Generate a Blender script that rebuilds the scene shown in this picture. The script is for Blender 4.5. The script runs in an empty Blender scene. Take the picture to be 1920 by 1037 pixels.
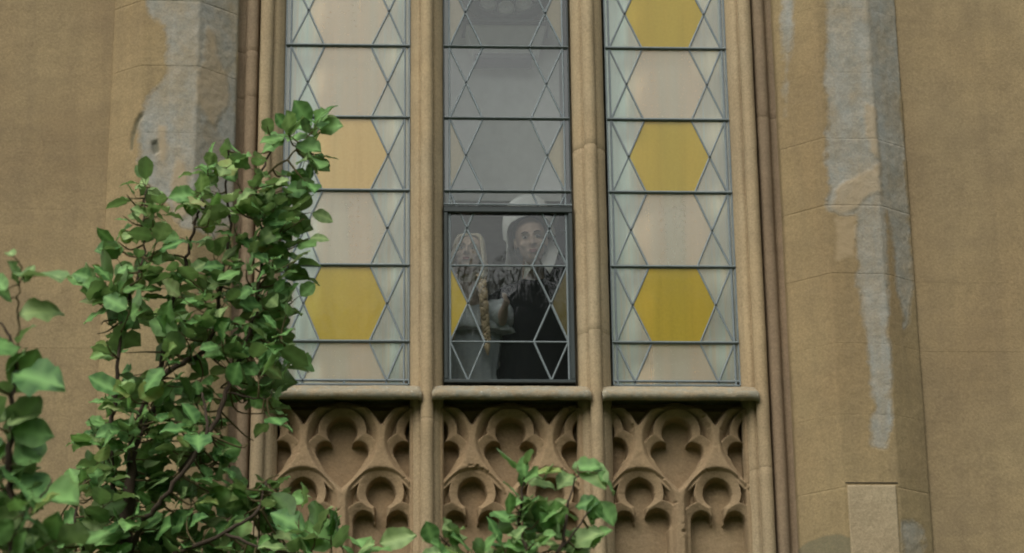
import bpy, math, random
import numpy as np
from mathutils import Vector, Matrix
random.seed(7); rng = np.random.default_rng(7)
S = bpy.context.scene
C = S.collection
R = math.radians
PI = math.pi

# ------------------------------------------------------------------ camera
CAM = Vector((-0.56028, -11.17423, -3.79947)); YAW, PITCH, ROLL, FPX = 0.0513, 0.35327, -0.01212, 4800.0
def cam_axes():
    cy, sy, cp, sp = math.cos(YAW), math.sin(YAW), math.cos(PITCH), math.sin(PITCH)
    f = Vector((sy*cp, cy*cp, sp)); r = Vector((cy, -sy, 0)); u = r.cross(f)
    cr, sr = math.cos(ROLL), math.sin(ROLL)
    return cr*r+sr*u, -sr*r+cr*u, f
AR, AU, AF = cam_axes()
cd = bpy.data.cameras.new('camera'); cam = bpy.data.objects.new('camera', cd); C.objects.link(cam)
m = Matrix((AR, AU, -AF)).transposed().to_4x4(); m.translation = CAM; cam.matrix_world = m
cd.sensor_width = 36; cd.lens = 36*FPX/1920; cd.clip_start = .1; cd.clip_end = 500
cd.dof.use_dof = True; cd.dof.focus_distance = 11.6; cd.dof.aperture_fstop = 7.0
S.camera = cam
def at(px, py, y):
    "point of the plane Y = y that a photograph pixel looks at"
    d = AF + (px-960)/FPX*AR - (py-518.5)/FPX*AU
    return CAM + d*((y-CAM.y)/d.y)

# ------------------------------------------------------------------ light: overcast sky, soft sun from upper left
SUN = Vector((-.42, -.72, .98)).normalized()
w = bpy.data.worlds.new('World'); S.world = w; w.use_nodes = True
nt = w.node_tree; nt.nodes.clear()
sky = nt.nodes.new('ShaderNodeTexSky'); sky.sky_type = 'NISHITA'; sky.sun_disc = False
sky.sun_elevation = math.asin(SUN.z); sky.sun_rotation = math.atan2(SUN.x, SUN.y)
sky.dust_density = 4; sky.air_density = 1.2
hs = nt.nodes.new('ShaderNodeHueSaturation'); hs.inputs['Saturation'].default_value = .30
bg = nt.nodes.new('ShaderNodeBackground'); bg.inputs['Strength'].default_value = .14
ow = nt.nodes.new('ShaderNodeOutputWorld')
nt.links.new(sky.outputs[0], hs.inputs['Color']); tn = nt.nodes.new('ShaderNodeMix'); tn.data_type = 'RGBA'; tn.blend_type = 'MULTIPLY'; tn.inputs[0].default_value = 1; tn.inputs[7].default_value = (1.0, 1.01, .955, 1); nt.links.new(hs.outputs[0], tn.inputs[6]); nt.links.new(tn.outputs[2], bg.inputs['Color']); nt.links.new(bg.outputs[0], ow.inputs[0])
sl = bpy.data.lights.new('sun', 'SUN'); so = bpy.data.objects.new('sun', sl); C.objects.link(so)
sl.energy = .75; sl.angle = R(50); sl.color = (1, .95, .86)
so.rotation_euler = SUN.to_track_quat('Z', 'Y').to_euler()
vs = S.view_settings; vs.view_transform = 'Standard'; vs.look = 'None'; vs.exposure = .76; vs.gamma = 1; vs.use_curve_mapping = False
S.render.engine = 'CYCLES'; S.cycles.max_bounces = 8; S.cycles.transparent_max_bounces = 12
S.cycles.filter_width = 1.9
S.render.resolution_x = 1024; S.render.resolution_y = 553

# ------------------------------------------------------------------ helpers
def link(o, parent=None):
    C.objects.link(o)
    if parent: o.parent = parent
    return o
def mesh_data(name, v, f, mat=None, smooth=False):
    me = bpy.data.meshes.new(name); me.from_pydata([tuple(p) for p in v], [], f)
    if mat: me.materials.append(mat)
    if smooth: me.polygons.foreach_set('use_smooth', [True]*len(me.polygons))
    me.update(); return me
def obj(name, v, f, mat, parent=None, smooth=False):
    return link(bpy.data.objects.new(name, mesh_data(name, v, f, mat, smooth)), parent)
def empty(name, loc=(0, 0, 0), parent=None):
    o = bpy.data.objects.new(name, None); o.empty_display_size = .2; o.location = loc
    return link(o, parent)
def tag(o, label=None, cat=None, group=None, kind=None):
    if label: o['label'] = label
    if cat: o['category'] = cat
    if group: o['group'] = group
    if kind: o['kind'] = kind
    return o
def box_geo(x0, x1, y0, y1, z0, z1, b=0.0):
    if b <= 0:
        v = [(x, y, z) for z in (z0, z1) for y in (y0, y1) for x in (x0, x1)]
        return v, [(0, 2, 3, 1), (4, 5, 7, 6), (0, 1, 5, 4), (1, 3, 7, 5), (3, 2, 6, 7), (2, 0, 4, 6)]
    # front face (y0) chamfered
    v = [(x0, y0+b, z0), (x1, y0+b, z0), (x1, y0+b, z1), (x0, y0+b, z1),
         (x0+b, y0, z0+b), (x1-b, y0, z0+b), (x1-b, y0, z1-b), (x0+b, y0, z1-b),
         (x0, y1, z0), (x1, y1, z0), (x1, y1, z1), (x0, y1, z1)]
    f = [(4, 5, 6, 7), (0, 1, 5, 4), (1, 2, 6, 5), (2, 3, 7, 6), (3, 0, 4, 7), (0, 8, 9, 1), (1, 9, 10, 2), (2, 10, 11, 3), (3, 11, 8, 0), (8, 11, 10, 9)]
    return v, f
class MB:
    def __init__(s): s.v = []; s.f = []
    def add(s, vf):
        n = len(s.v); s.v += [tuple(p) for p in vf[0]]; s.f += [tuple(i+n for i in q) for q in vf[1]]
    def build(s, name, mat, parent=None, smooth=False): return obj(name, s.v, s.f, mat, parent, smooth)
def tube_geo(pts, rad, n=7):
    pts = [Vector(p) for p in pts]; v = []; f = []
    ref = Vector((.31, .9, .2)).normalized()
    for i, p in enumerate(pts):
        t = (pts[min(i+1, len(pts)-1)]-pts[max(i-1, 0)]).normalized()
        a = t.cross(ref)
        if a.length < .05: a = t.cross(Vector((1, 0, 0)))
        a.normalize(); b = t.cross(a)
        r = rad[i] if hasattr(rad, '__len__') else rad
        for k in range(n):
            q = 2*PI*k/n; v.append(p+(a*math.cos(q)+b*math.sin(q))*r)
    for i in range(len(pts)-1):
        for k in range(n):
            f.append((i*n+k, i*n+(k+1) % n, (i+1)*n+(k+1) % n, (i+1)*n+k))
    f.append(tuple(range(n))[::-1]); f.append(tuple(range((len(pts)-1)*n, len(pts)*n)))
    return v, f
def smooth_line(pts, k=4):
    pts = [Vector(p) for p in pts]; out = []
    P = [pts[0]]+pts+[pts[-1]]
    for i in range(1, len(P)-2):
        for j in range(k):
            t = j/k; a, b, c, d = P[i-1], P[i], P[i+1], P[i+2]
            out.append(.5*((2*b)+(c-a)*t+(2*a-5*b+4*c-d)*t*t+(3*b-a-3*c+d)*t**3))
    out.append(pts[-1]); return out
# value noise, vectorised
def _h(i, j, k, s):
    n = (i*73856093) ^ (j*19349663) ^ (k*83492791) ^ (s*2654435)
    n = (n ^ (n >> 13))*1274126177 & 0x7fffffff
    return ((n ^ (n >> 16)) & 0xffff)/65535.0
def vnoise(p, s=0):
    i = np.floor(p).astype(np.int64); t = p-i; t = t*t*(3-2*t); r = 0
    for a in (0, 1):
        for b in (0, 1):
            for c in (0, 1):
                wgt = (t[:, 0] if a else 1-t[:, 0])*(t[:, 1] if b else 1-t[:, 1])*(t[:, 2] if c else 1-t[:, 2])
                r = r+wgt*_h(i[:, 0]+a, i[:, 1]+b, i[:, 2]+c, s)
    return r*2-1
def fbm(p, scale, octv=4, s=0):
    r = 0; a = 1; tot = 0
    for o in range(octv):
        r = r+a*vnoise(p*scale*2**o, s+o*17); tot += a; a *= .5
    return r/tot
def grid_mesh(name, V, nu, nv, mat, parent=None, attr=None, smooth=True, extra=None):
    "V is (nu*nv,3), u fastest"
    i = np.arange(nu-1)[None, :]+np.arange(nv-1)[:, None]*nu
    F = np.stack([i, i+1, i+nu+1, i+nu], -1).reshape(-1, 4)
    if extra is not None: V = np.vstack([V, extra[0]]); F = F.tolist()+extra[1]
    me = bpy.data.meshes.new(name)
    if extra is None:
        me.vertices.add(len(V)); me.vertices.foreach_set('co', V.astype(np.float32).ravel())
        me.loops.add(F.size); me.loops.foreach_set('vertex_index', F.astype(np.int32).ravel())
        me.polygons.add(len(F)); me.polygons.foreach_set('loop_start', np.arange(0, F.size, 4, dtype=np.int32))
        me.update(calc_edges=True); me.validate()
    else:
        me.from_pydata(V.tolist(), [], F)
    me.polygons.foreach_set('use_smooth', [smooth]*len(me.polygons))
    me.materials.append(mat)
    if attr is not None:
        n = len(me.vertices); A = np.zeros((n, 4), np.float32); A[:, 3] = 1; A[:len(attr), :3] = attr
        ca = me.color_attributes.new('wear', 'FLOAT_COLOR', 'POINT'); ca.data.foreach_set('color', A.ravel())
    me.update()
    return link(bpy.data.objects.new(name, me), parent)

# ------------------------------------------------------------------ materials
class NT:
    def __init__(s, name):
        s.m = bpy.data.materials.new(name); s.m.use_nodes = True; s.t = s.m.node_tree; s.t.nodes.clear()
        s.out = s.n('ShaderNodeOutputMaterial')
    def n(s, typ, **kw):
        nd = s.t.nodes.new(typ)
        for k, v in kw.items():
            if k in nd.inputs: nd.inputs[k].default_value = v
            else: setattr(nd, k, v)
        return nd
    def l(s, a, b): s.t.links.new(a, b); return b
    def noise(s, vec, scale, detail=5, rough=.6, dist=0):
        n = s.n('ShaderNodeTexNoise'); n.inputs['Scale'].default_value = scale; n.inputs['Detail'].default_value = detail
        n.inputs['Roughness'].default_value = rough; n.inputs['Distortion'].default_value = dist
        s.l(vec, n.inputs['Vector']); return n.outputs['Fac']
    def ramp(s, fac, stops):
        r = s.n('ShaderNodeValToRGB'); e = r.color_ramp.elements
        while len(e) < len(stops): e.new(.5)
        for q, (p, c) in zip(e, stops):
            q.position = p; q.color = (c if len(c) == 4 else (*c, 1)) if hasattr(c, '__len__') else (c, c, c, 1)
        s.l(fac, r.inputs[0]); return r.outputs[0]
    def mix(s, fac, a, b, blend='MIX'):
        n = s.n('ShaderNodeMix'); n.data_type = 'RGBA'; n.blend_type = blend
        for sock, v in ((n.inputs[0], fac), (n.inputs[6], a), (n.inputs[7], b)):
            if isinstance(v, bpy.types.NodeSocket): s.l(v, sock)
            else: sock.default_value = v if not hasattr(v, '__len__') else (*v[:3], 1)
        return n.outputs[2]
    def math(s, op, a, b=0.0, clamp=False):
        n = s.n('ShaderNodeMath'); n.operation = op; n.use_clamp = clamp
        for sock, v in ((n.inputs[0], a), (n.inputs[1], b)):
            if isinstance(v, bpy.types.NodeSocket): s.l(v, sock)
            else: sock.default_value = v
        return n.outputs[0]
    def vscale(s, vec, xyz):
        n = s.n('ShaderNodeMapping'); n.inputs['Scale'].default_value = xyz; s.l(vec, n.inputs[0]); return n.outputs[0]
    def bsdf(s, col, rough=.8, bump=None, bstr=.3, bdist=.004, spec=.3, **kw):
        b = s.n('ShaderNodeBsdfPrincipled')
        for sock, v in ((b.inputs['Base Color'], col), (b.inputs['Roughness'], rough)):
            if isinstance(v, bpy.types.NodeSocket): s.l(v, sock)
            else: sock.default_value = (*v, 1) if hasattr(v, '__len__') else v
        b.inputs['Specular IOR Level'].default_value = spec
        for k, v in kw.items(): b.inputs[k].default_value = v
        if bump is not None:
            bn = s.n('ShaderNodeBump'); bn.inputs['Strength'].default_value = bstr; bn.inputs['Distance'].default_value = bdist
            s.l(bump, bn.inputs['Height']); s.l(bn.outputs[0], b.inputs['Normal'])
        s.l(b.outputs[0], s.out.inputs[0]); return b

def stone_material(name, base, dark, warm, streak=.5, wear=False, lichen=0.0, grit=1.0):
    t = NT(name); g = t.n('ShaderNodeNewGeometry'); P = g.outputs['Position']; oi = t.n('ShaderNodeObjectInfo')
    big = t.noise(P, 1.3, 3, .6, .4); mid = t.noise(P, 7, 5, .62, .3); fine = t.noise(P, 90, 4, .7); spk = t.noise(P, 260, 2, .6)
    st = t.noise(t.vscale(P, (14, 14, .9)), 1, 5, .6, .3)
    c = t.mix(t.ramp(big, [(.35, 0.), (.65, 1.)]), base, warm)
    vb = t.noise(t.vscale(P, (1, 1, .6)), .9, 4, .55, .8); c = t.mix(t.math('MULTIPLY', t.ramp(vb, [(.42, 0.), (.66, 1.)]), .55), c, tuple(x*k_ for x, k_ in zip(dark, (1.22, 1.1, 1.0))))
    c = t.mix(t.math('MULTIPLY', t.ramp(mid, [(.42, 0.), (.72, 1.)]), .38), c, dark)
    c = t.mix(t.math('MULTIPLY', t.ramp(st, [(.45, 0.), (.7, 1.)]), streak), c, dark)
    hz = t.noise(t.vscale(P, (1.6, 1.6, 16)), 1, 4, .6, .5)
    c = t.mix(t.math('MULTIPLY', t.ramp(hz, [(.48, 0.), (.72, 1.)]), .20), c, dark)
    c = t.mix(t.math('MULTIPLY', t.math('SUBTRACT', oi.outputs['Random'], .5), .22), c, dark, 'MIX')
    c = t.mix(.55*grit, c, t.ramp(fine, [(.25, .30), (.5, .5), (.75, .72)]), 'OVERLAY')
    c = t.mix(.25*grit, c, t.ramp(spk, [(.3, .3), (.7, .7)]), 'OVERLAY')
    h = t.math('ADD', t.math('MULTIPLY', fine, 1.0), t.math('MULTIPLY', mid, 1.6))
    if lichen:
        lf = t.noise(P, 22, 6, .7, .6)
        lm = t.ramp(lf, [(.5-.12*lichen, 0.), (.62, 1.)])
        c = t.mix(t.math('MULTIPLY', lm, .8), c, (.20, .20, .165))
        lw = t.ramp(t.noise(P, 55, 4, .6), [(.62, 0.), (.68, 1.)])
        c = t.mix(t.math('MULTIPLY', lw, .6), c, (.42, .42, .36))
    if wear:
        a = t.n('ShaderNodeAttribute'); a.attribute_name = 'wear'; sep = t.n('ShaderNodeSeparateColor'); t.l(a.outputs['Color'], sep.inputs[0])
        brk = t.noise(P, 26, 6, .72, .3)
        def mask(ch, lo, hi):
            return t.ramp(t.math('ADD', sep.outputs[ch], t.math('MULTIPLY', t.math('SUBTRACT', brk, .5), .55)), [(lo, 0.), (hi, 1.)])
        gc = t.mix(t.ramp(t.noise(P, 16, 6, .7), [(.36, 0.), (.64, 1.)]), (.190, .190, .168), (.275, .250, .205))
        gc = t.mix(t.math('MULTIPLY', t.ramp(st, [(.4, 0.), (.6, 1.)]), .35), gc, (.26, .28, .28))
        gc = t.mix(.42, gc, t.ramp(fine, [(.25, .25), (.5, .5), (.75, .75)]), 'OVERLAY')
        pv = t.ramp(t.noise(P, 5, 5, .65, .5), [(.35, .50), (.62, .95)]); c = t.mix(t.math('MULTIPLY', mask(0, .26, .78), pv), c, gc)
        c = t.mix(t.math('MULTIPLY', mask(1, .32, .80), .65), c, (.30, .23, .145))
        c = t.mix(t.math('MULTIPLY', mask(2, .40, .70), .50), c, (.085, .095, .070))
        h = t.math('ADD', h, t.math('MULTIPLY', t.math('MULTIPLY', mask(0, .42, .6), brk), 2.2))
    t.bsdf(c, .92, h, .55, .0035, .15)
    return t.m
M = {}
M['wall'] = stone_material('wall_stone', (.232, .178, .102), (.140, .106, .066), (.262, .195, .106), .25)
M['pier'] = stone_material('pier_stone', (.248, .192, .104), (.160, .122, .072), (.270, .200, .108), .40, wear=True)
M['jamb'] = stone_material('jamb_stone', (.330, .268, .176), (.205, .158, .100), (.350, .265, .158), .50)
M['hollow'] = stone_material('outer_moulding_stone', (.215, .166, .112), (.135, .100, .068), (.235, .170, .110), .55)
M['sill'] = stone_material('sill_stone', (.300, .250, .175), (.160, .130, .085), (.28, .22, .14), .2, lichen=1.0)
M['tracery'] = stone_material('tracery_stone', (.270, .200, .120), (.165, .120, .076), (.298, .212, .122), .30, grit=.7)
M['newstone'] = stone_material('replacement_stone', (.30, .245, .16), (.20, .155, .10), (.32, .26, .17), .1)

def simple(name, col, rough=.7, spec=.3, nz=0.0, sc=20, **kw):
    t = NT(name)
    if nz:
        tc = t.n('ShaderNodeTexCoord'); f = t.noise(tc.outputs['Object'], sc, 4, .6)
        c = t.mix(f, tuple(x*(1-nz) for x in col), tuple(min(1, x*(1+nz)) for x in col))
        t.bsdf(c, rough, f, .25, .002, spec, **kw)
    else: t.bsdf(col, rough, None, spec=spec, **kw)
    return t.m
M['lead'] = simple('lead', (.140, .168, .182), .5, .4, .35, 60)
M['lead_pale'] = simple('oxidised_lead', (.13, .155, .165), .6, .4, .3, 60)
M['iron'] = simple('painted_iron', (.018, .026, .026), .45, .4, .3, 40)
M['bar'] = simple('saddle_bar_iron', (.125, .152, .162), .5, .4, .3, 50)

def glass_material(name, tint, diff=(.5, .5, .5), haze=.12, refl=1.0, transl=.5, rough=.03):
    "leaded pane: clear part, body that scatters for dust and some painted sky reflection, and mirror reflection by Fresnel"
    t = NT(name); g = t.n('ShaderNodeNewGeometry'); P = g.outputs['Position']; oi = t.n('ShaderNodeObjectInfo')
    bn = t.n('ShaderNodeBump'); bn.inputs['Strength'].default_value = .5; bn.inputs['Distance'].default_value = .0012
    wv = t.noise(t.vscale(P, (1, 1, .45)), 22, 2, .5, .6)
    t.l(wv, bn.inputs['Height'])
    tr = t.n('ShaderNodeBsdfTransparent'); tr.inputs[0].default_value = (*tint, 1)
    dirt = t.noise(t.vscale(P, (16, 9, .8)), 1, 5, .65, .5); d2 = t.noise(P, 70, 4, .7)
    dcol = t.mix(t.ramp(dirt, [(.35, 0.), (.7, 1.)]), diff, tuple(x*.66 for x in diff))
    dcol = t.mix(.25, dcol, t.ramp(d2, [(.3, .35), (.7, .65)]), 'OVERLAY')
    df = t.n('ShaderNodeBsdfDiffuse'); t.l(dcol, df.inputs[0])
    tl = t.n('ShaderNodeBsdfTranslucent'); t.l(dcol, tl.inputs[0])
    m1 = t.n('ShaderNodeMixShader'); m1.inputs[0].default_value = transl; t.l(df.outputs[0], m1.inputs[1]); t.l(tl.outputs[0], m1.inputs[2])
    m2 = t.n('ShaderNodeMixShader')
    hz = t.math('MULTIPLY', t.math('ADD', t.math('MULTIPLY', t.math('SUBTRACT', dirt, .5), .8), 1.0), haze, True)
    t.l(hz, m2.inputs[0])
    t.l(tr.outputs[0], m2.inputs[1]); t.l(m1.outputs[0], m2.inputs[2])
    gl = t.n('ShaderNodeBsdfGlossy'); gl.inputs['Roughness'].default_value = rough if haze < .2 else .12; t.l(bn.outputs[0], gl.inputs['Normal'])
    fr = t.n('ShaderNodeFresnel'); fr.inputs[0].default_value = 1.52; t.l(bn.outputs[0], fr.inputs['Normal'])
    f2 = t.math('MULTIPLY', fr.outputs[0], 1.9*refl, True)
    m3 = t.n('ShaderNodeMixShader'); t.l(f2, m3.inputs[0]); t.l(m2.outputs[0], m3.inputs[1]); t.l(gl.outputs[0], m3.inputs[2])
    t.l(m3.outputs[0], t.out.inputs[0]); return t.m
M['g_clear'] = glass_material('clear_glass', (.90, .93, .92), (.45, .50, .49), .11, 1.15)  # besides dust, the pale scatter makes up part of the sky reflection
M['g_case'] = glass_material('casement_glass', (.93, .95, .94), (.42, .46, .46), .025, .75)
M['g_mid'] = glass_material('upper_clear_glass', (.93, .95, .94), (.45, .50, .49), .10, .88)
M['g_green'] = glass_material('pale_green_glass', (.86, .95, .92), (.76, .79, .71), .30, .8, .2)
M['g_peach'] = glass_material('pale_peach_glass', (.97, .90, .80), (.86, .78, .62), .34, .7, .15)
M['g_yellow'] = glass_material('amber_glass', (.95, .72, .25), (.52, .395, .06), .66, .5, .15)
M['g_orange'] = glass_material('pale_amber_glass', (.97, .78, .45), (.72, .52, .22), .62, .6, .15)
M['g_faint'] = glass_material('faded_amber_glass', (.95, .85, .60), (.50, .44, .28), .5)
M['g_olive'] = glass_material('olive_amber_glass', (.70, .60, .20), (.22, .18, .05), .55, .7)
M['room'] = simple('room_plaster', (.42, .44, .44), .9, .1, .15, 3)
M['room_dark'] = simple('room_floor_boards', (.16, .13, .10), .6, .3, .3, 6)
M['plaque'] = simple('plaque_stone', (.16, .185, .185), .8, .2, .3, 14)
M['shelf'] = simple('shelf_plaster', (.75, .79, .78), .8, .2, .15, 14)

# ------------------------------------------------------------------ ground and wood across the lawn
def ground():
    t = NT('lawn'); g = t.n('ShaderNodeNewGeometry'); P = g.outputs['Position']
    c = t.mix(t.noise(P, 3, 6, .7), (.03, .055, .018), (.07, .10, .03))
    t.bsdf(c, .95, t.noise(P, 40, 4, .7), .6, .03, .1)
    o = obj('ground', [(-300, -400, -5.4), (300, -400, -5.4), (300, 200, -5.4), (-300, 200, -5.4)], [(0, 1, 2, 3)], t.m)
    tag(o, kind='structure')
ground()
def far_wood():
    t = NT('wood_foliage'); g = t.n('ShaderNodeNewGeometry')
    c = t.mix(g.outputs['Random Per Island'], (.018, .035, .012), (.045, .075, .022)); t.bsdf(c, .8)
    r = np.random.default_rng(3); v = []; f = []
    for k in range(40):
        cx = -27+k*1.36+r.normal()*.35; cy = -26+r.normal()*2; top = 9.75+.45*math.sin(k*.9)+r.normal()*.25
        cz = top-3.4; n = 1100
        d = r.normal(size=(n, 3)); d /= np.linalg.norm(d, axis=1)[:, None]; q = r.uniform(.55, 1, n)**.6
        p = np.stack([cx+d[:, 0]*q*3.0, cy+d[:, 1]*q*2.2, cz+d[:, 2]*q*3.4], 1)
        a = r.normal(size=(n, 3)); b = r.normal(size=(n, 3)); s = r.uniform(.16, .34, n)[:, None]
        a = a/np.linalg.norm(a, axis=1)[:, None]*s; b = b/np.linalg.norm(b, axis=1)[:, None]*s
        for i in range(n):
            j = len(v); v += [p[i]-a[i], p[i]+b[i], p[i]+a[i], p[i]-b[i]]; f.append((j, j+1, j+2, j+3))
        # inner mass and stem of every tree
        rings = 9; nn = 10; j0 = len(v)
        for i in range(rings+1):
            th = PI*i/rings
            for q2 in range(nn):
                ph = 2*PI*q2/nn; rr = 1+.15*math.sin(3*ph+i+k)
                v.append((cx+2.7*rr*math.sin(th)*math.cos(ph), cy+1.8*rr*math.sin(th)*math.sin(ph), (cz-2.0)-5.2*math.cos(th)*.93))
        for i in range(rings):
            for q2 in range(nn):
                f.append((j0+i*nn+q2, j0+i*nn+(q2+1) % nn, j0+(i+1)*nn+(q2+1) % nn, j0+(i+1)*nn+q2))
    o = obj('distant_wood', v, f, t.m)
    tag(o, 'dark mass of garden trees mirrored in the window glass', 'wood', kind='stuff')
far_wood()

# ------------------------------------------------------------------ the stone building
building = empty('stone_building', (0, 0, -5.4))
tag(building, 'weathered ochre sandstone facade with tall leaded windows and carved tracery panels', 'building')
B0 = Vector((0, 0, -5.4))
def bpart(o):
    o.parent = building; o.location = o.location-B0; return o
def bempty(name, loc=(0, 0, 0)):
    return bpart(empty(name, loc))
COURSE = [-.09+.337*j for j in range(-16, 13)]

def prof_block(name, prof, z0, z1, mat, parent, dz=.03, amp=.0022, attrf=None, dispf=None, seedn=5, closed=True):
    "extrude an open (x,y) profile upwards, worn by noise, ends eased for the joint"
    prof = np.array(prof, float); n = len(prof)
    zs = [z0+.0001, z0+.0022]+list(np.arange(z0+dz, z1-dz*.6, dz))+[z1-.0022, z1-.0001]
    tan = np.gradient(prof, axis=0); nrm = np.stack([tan[:, 1], -tan[:, 0]], 1); nrm /= np.linalg.norm(nrm, axis=1)[:, None]+1e-9
    V = np.zeros((len(zs), n, 3)); V[:, :, 0] = prof[:, 0]; V[:, :, 1] = prof[:, 1]; V[:, :, 2] = np.array(zs)[:, None]
    fl = V.reshape(-1, 3); d = amp*(fbm(fl, 9, 4, seedn)+.5*fbm(fl, 60, 2, seedn+3))
    if dispf is not None: d = d+dispf(fl)
    d = d.reshape(len(zs), n)
    ez = random.choice((0, .0001, .0001, .0011)); d[0] -= ez; d[-1] -= ez
    V[:, :, 0] += nrm[:, 0]*d; V[:, :, 1] += nrm[:, 1]*d
    V = V.reshape(-1, 3); A = attrf(V) if attrf else None
    ex = None
    if closed:
        N = len(V); L = (len(zs)-1)*n
        ex = (np.zeros((0, 3)), [tuple(range(n))[::-1], tuple(range(L, L+n))])
        ex[1].append(tuple(x for k in range(0, len(zs)) for x in (k*n,))+tuple(k*n+n-1 for k in reversed(range(len(zs)))))
    return grid_mesh(name, V, n, len(zs), mat, parent, A, True, ex)
def arc(cx, cy, r, a0, a1, n=9):
    return [(cx+r*math.cos(R(a0+(a1-a0)*i/(n-1))), cy+r*math.sin(R(a0+(a1-a0)*i/(n-1)))) for i in range(n)]
def dense(pts, step):
    out = []
    for a, b in zip(pts[:-1], pts[1:]):
        k = max(1, int(math.hypot(b[0]-a[0], b[1]-a[1])/step))
        out += [(a[0]+(b[0]-a[0])*i/k, a[1]+(b[1]-a[1])*i/k) for i in range(k)]
    return out+[pts[-1]]
TOP = 2.63; SPAN = .762
# mullions between the lights
def mullion(xc, joints):
    half = [(-.078, .10), (-.078, .012), (-.0765, -.006), (-.070, -.022), (-.060, -.038), (-.051, -.050), (-.043, -.058), (-.035, -.060), (-.027, -.056)]
    sh = arc(0, -.088, .0285, 140, 400, 17)
    p = half+sh+[(-x, y) for x, y in reversed(half)]
    p = [(x+xc, y) for x, y in p]
    e = bempty('mullion')
    for a, b in zip(joints[:-1], joints[1:]): prof_block('stone', p, a, b, M['jamb'], e, .035, .0016)
mullion(-.384, [-5.4, -3.6, -1.75, -.395, -.17, .93, 1.95, TOP])
mullion(.3865, [-5.4, -3.6, -1.75, -.425, .03, .955, 1.85, TOP])
# jambs: reveal, roll, hollow moulding beside the pier
def jamb(s, joints, joints2):
    p = [(1.060, .12), (1.060, .010), (1.0615, -.004), (1.070, -.022), (1.082, -.042), (1.094, -.060), (1.103, -.062), (1.112, -.062), (1.121, -.056)]
    p += arc(1.147, -.083, .030, 145, 375, 16)+[(1.180, -.056), (1.183, -.045)]
    q = [(1.181, .02), (1.182, -.052), (1.187, -.066)]+arc(1.216, -.066, .030, 195, 350, 10)+[(1.250, -.058), (1.262, -.062), (1.275, -.070), (1.284, -.092), (1.287, -.115), (1.290, -.13), (1.300, .02)]
    e = bempty('jamb'); f = bempty('jamb_moulding')
    if s < 0: p = [(-x, y) for x, y in reversed(p)]; q = [(-x, y) for x, y in reversed(q)]
    for a, b in zip(joints[:-1], joints[1:]): prof_block('stone', p, a, b, M['jamb'], e, .035, .0018)
    for a, b in zip(joints2[:-1], joints2[1:]): prof_block('stone', q, a, b, M['hollow'], f, .035, .0018)
jamb(1, [-5.4, -3.6, -1.9, -.62, .17, .93, 1.75, TOP], [-5.4, -3.4, -1.6, -.80, -.16, .42, 1.11, 1.9, TOP])
jamb(-1, [-5.4, -3.6, -1.8, -.55, .27, 1.15, 1.95, TOP], [-5.4, -3.4, -1.5, -.70, -.05, .60, 1.19, 1.43, TOP])

# piers with canted sides; cement render and lichen patches are surface wear
def poly_sd(x, z, poly):
    "signed distance, positive inside"
    P = np.array(poly); n = len(P); d = np.full(len(x), 1e9); ins = np.zeros(len(x), bool)
    for i in range(n):
        a = P[i]; b = P[(i+1) % n]; e = b-a; wx = x-a[0]; wz = z-a[1]
        t = np.clip((wx*e[0]+wz*e[1])/(e@e), 0, 1); dx = wx-e[0]*t; dz = wz-e[1]*t
        d = np.minimum(d, dx*dx+dz*dz)
        c = ((a[1] > z) != (b[1] > z)); xi = a[0]+(z-a[1])/(b[1]-a[1]+1e-12)*e[0]
        ins ^= c & (x < xi)
    d = np.sqrt(d); return np.where(ins, d, -d)
def PX(l, y=-.27): return [(at(a, b, y).x, at(a, b, y).z) for a, b in l]
GREY_R = [PX(q) for q in ([(1546, -900), (1548, 130), (1550, 340), (1556, 392), (1575, 402), (1612, 398), (1606, 440), (1608, 520), (1622, 640), (1632, 720), (1640, 770), (1630, 800), (1638, 838), (1660, 842), (1672, 770), (1668, 640), (1664, 500), (1656, 400), (1668, 380), (1676, 460), (1690, 560), (1698, 610), (1712, 600), (1716, 470), (1706, 330), (1696, 130), (1690, -900)],
                          [(1468, -900), (1470, 30), (1475, 130), (1480, 200), (1486, 130), (1490, 20), (1500, -900)], [(1692, 978), (1715, 972), (1742, 985), (1745, 1100), (1690, 1100)])]
TAN_R = [PX(q) for q in ([(1566, 356), (1600, 338), (1625, 318), (1650, 306), (1652, 360), (1628, 368), (1606, 388), (1575, 400), (1562, 390)], [(1612, 190), (1645, 200), (1650, 300), (1630, 290), (1622, 240)], [(1565, 410), (1602, 410), (1600, 480), (1570, 490)])]
DARK_R = [PX(q) for q in ([(1500, 1012), (1530, 1003), (1575, 1000), (1600, 1012), (1640, 1060), (1640, 1200), (1500, 1200)],)]
GREY_L = [PX(q) for q in ([(268, -900), (274, 0), (280, 28), (308, 48), (320, 90), (312, 130), (296, 165), (270, 200), (262, 222), (258, 262), (262, 330), (290, 360), (320, 400), (345, 430), (400, 440), (440, 380), (446, 200), (442, 0), (440, -900)],)]
TAN_L = [PX(q) for q in ([(390, 45), (402, 60), (412, 100), (424, 120), (430, 180), (412, 200), (400, 232), (386, 214), (372, 190), (370, 130), (384, 110)], [(296, 238), (312, 236), (318, 280), (310, 320), (296, 300)], [(330, 290), (350, 310), (360, 400), (330, 420), (315, 360)])]
DARK_L = [PX(q) for q in ([(262, 214), (272, 216), (262, 228), (256, 240), (250, 262), (248, 282), (242, 278), (246, 250), (252, 228)], [(282, 268), (296, 262), (300, 286), (286, 292)])]
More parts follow.
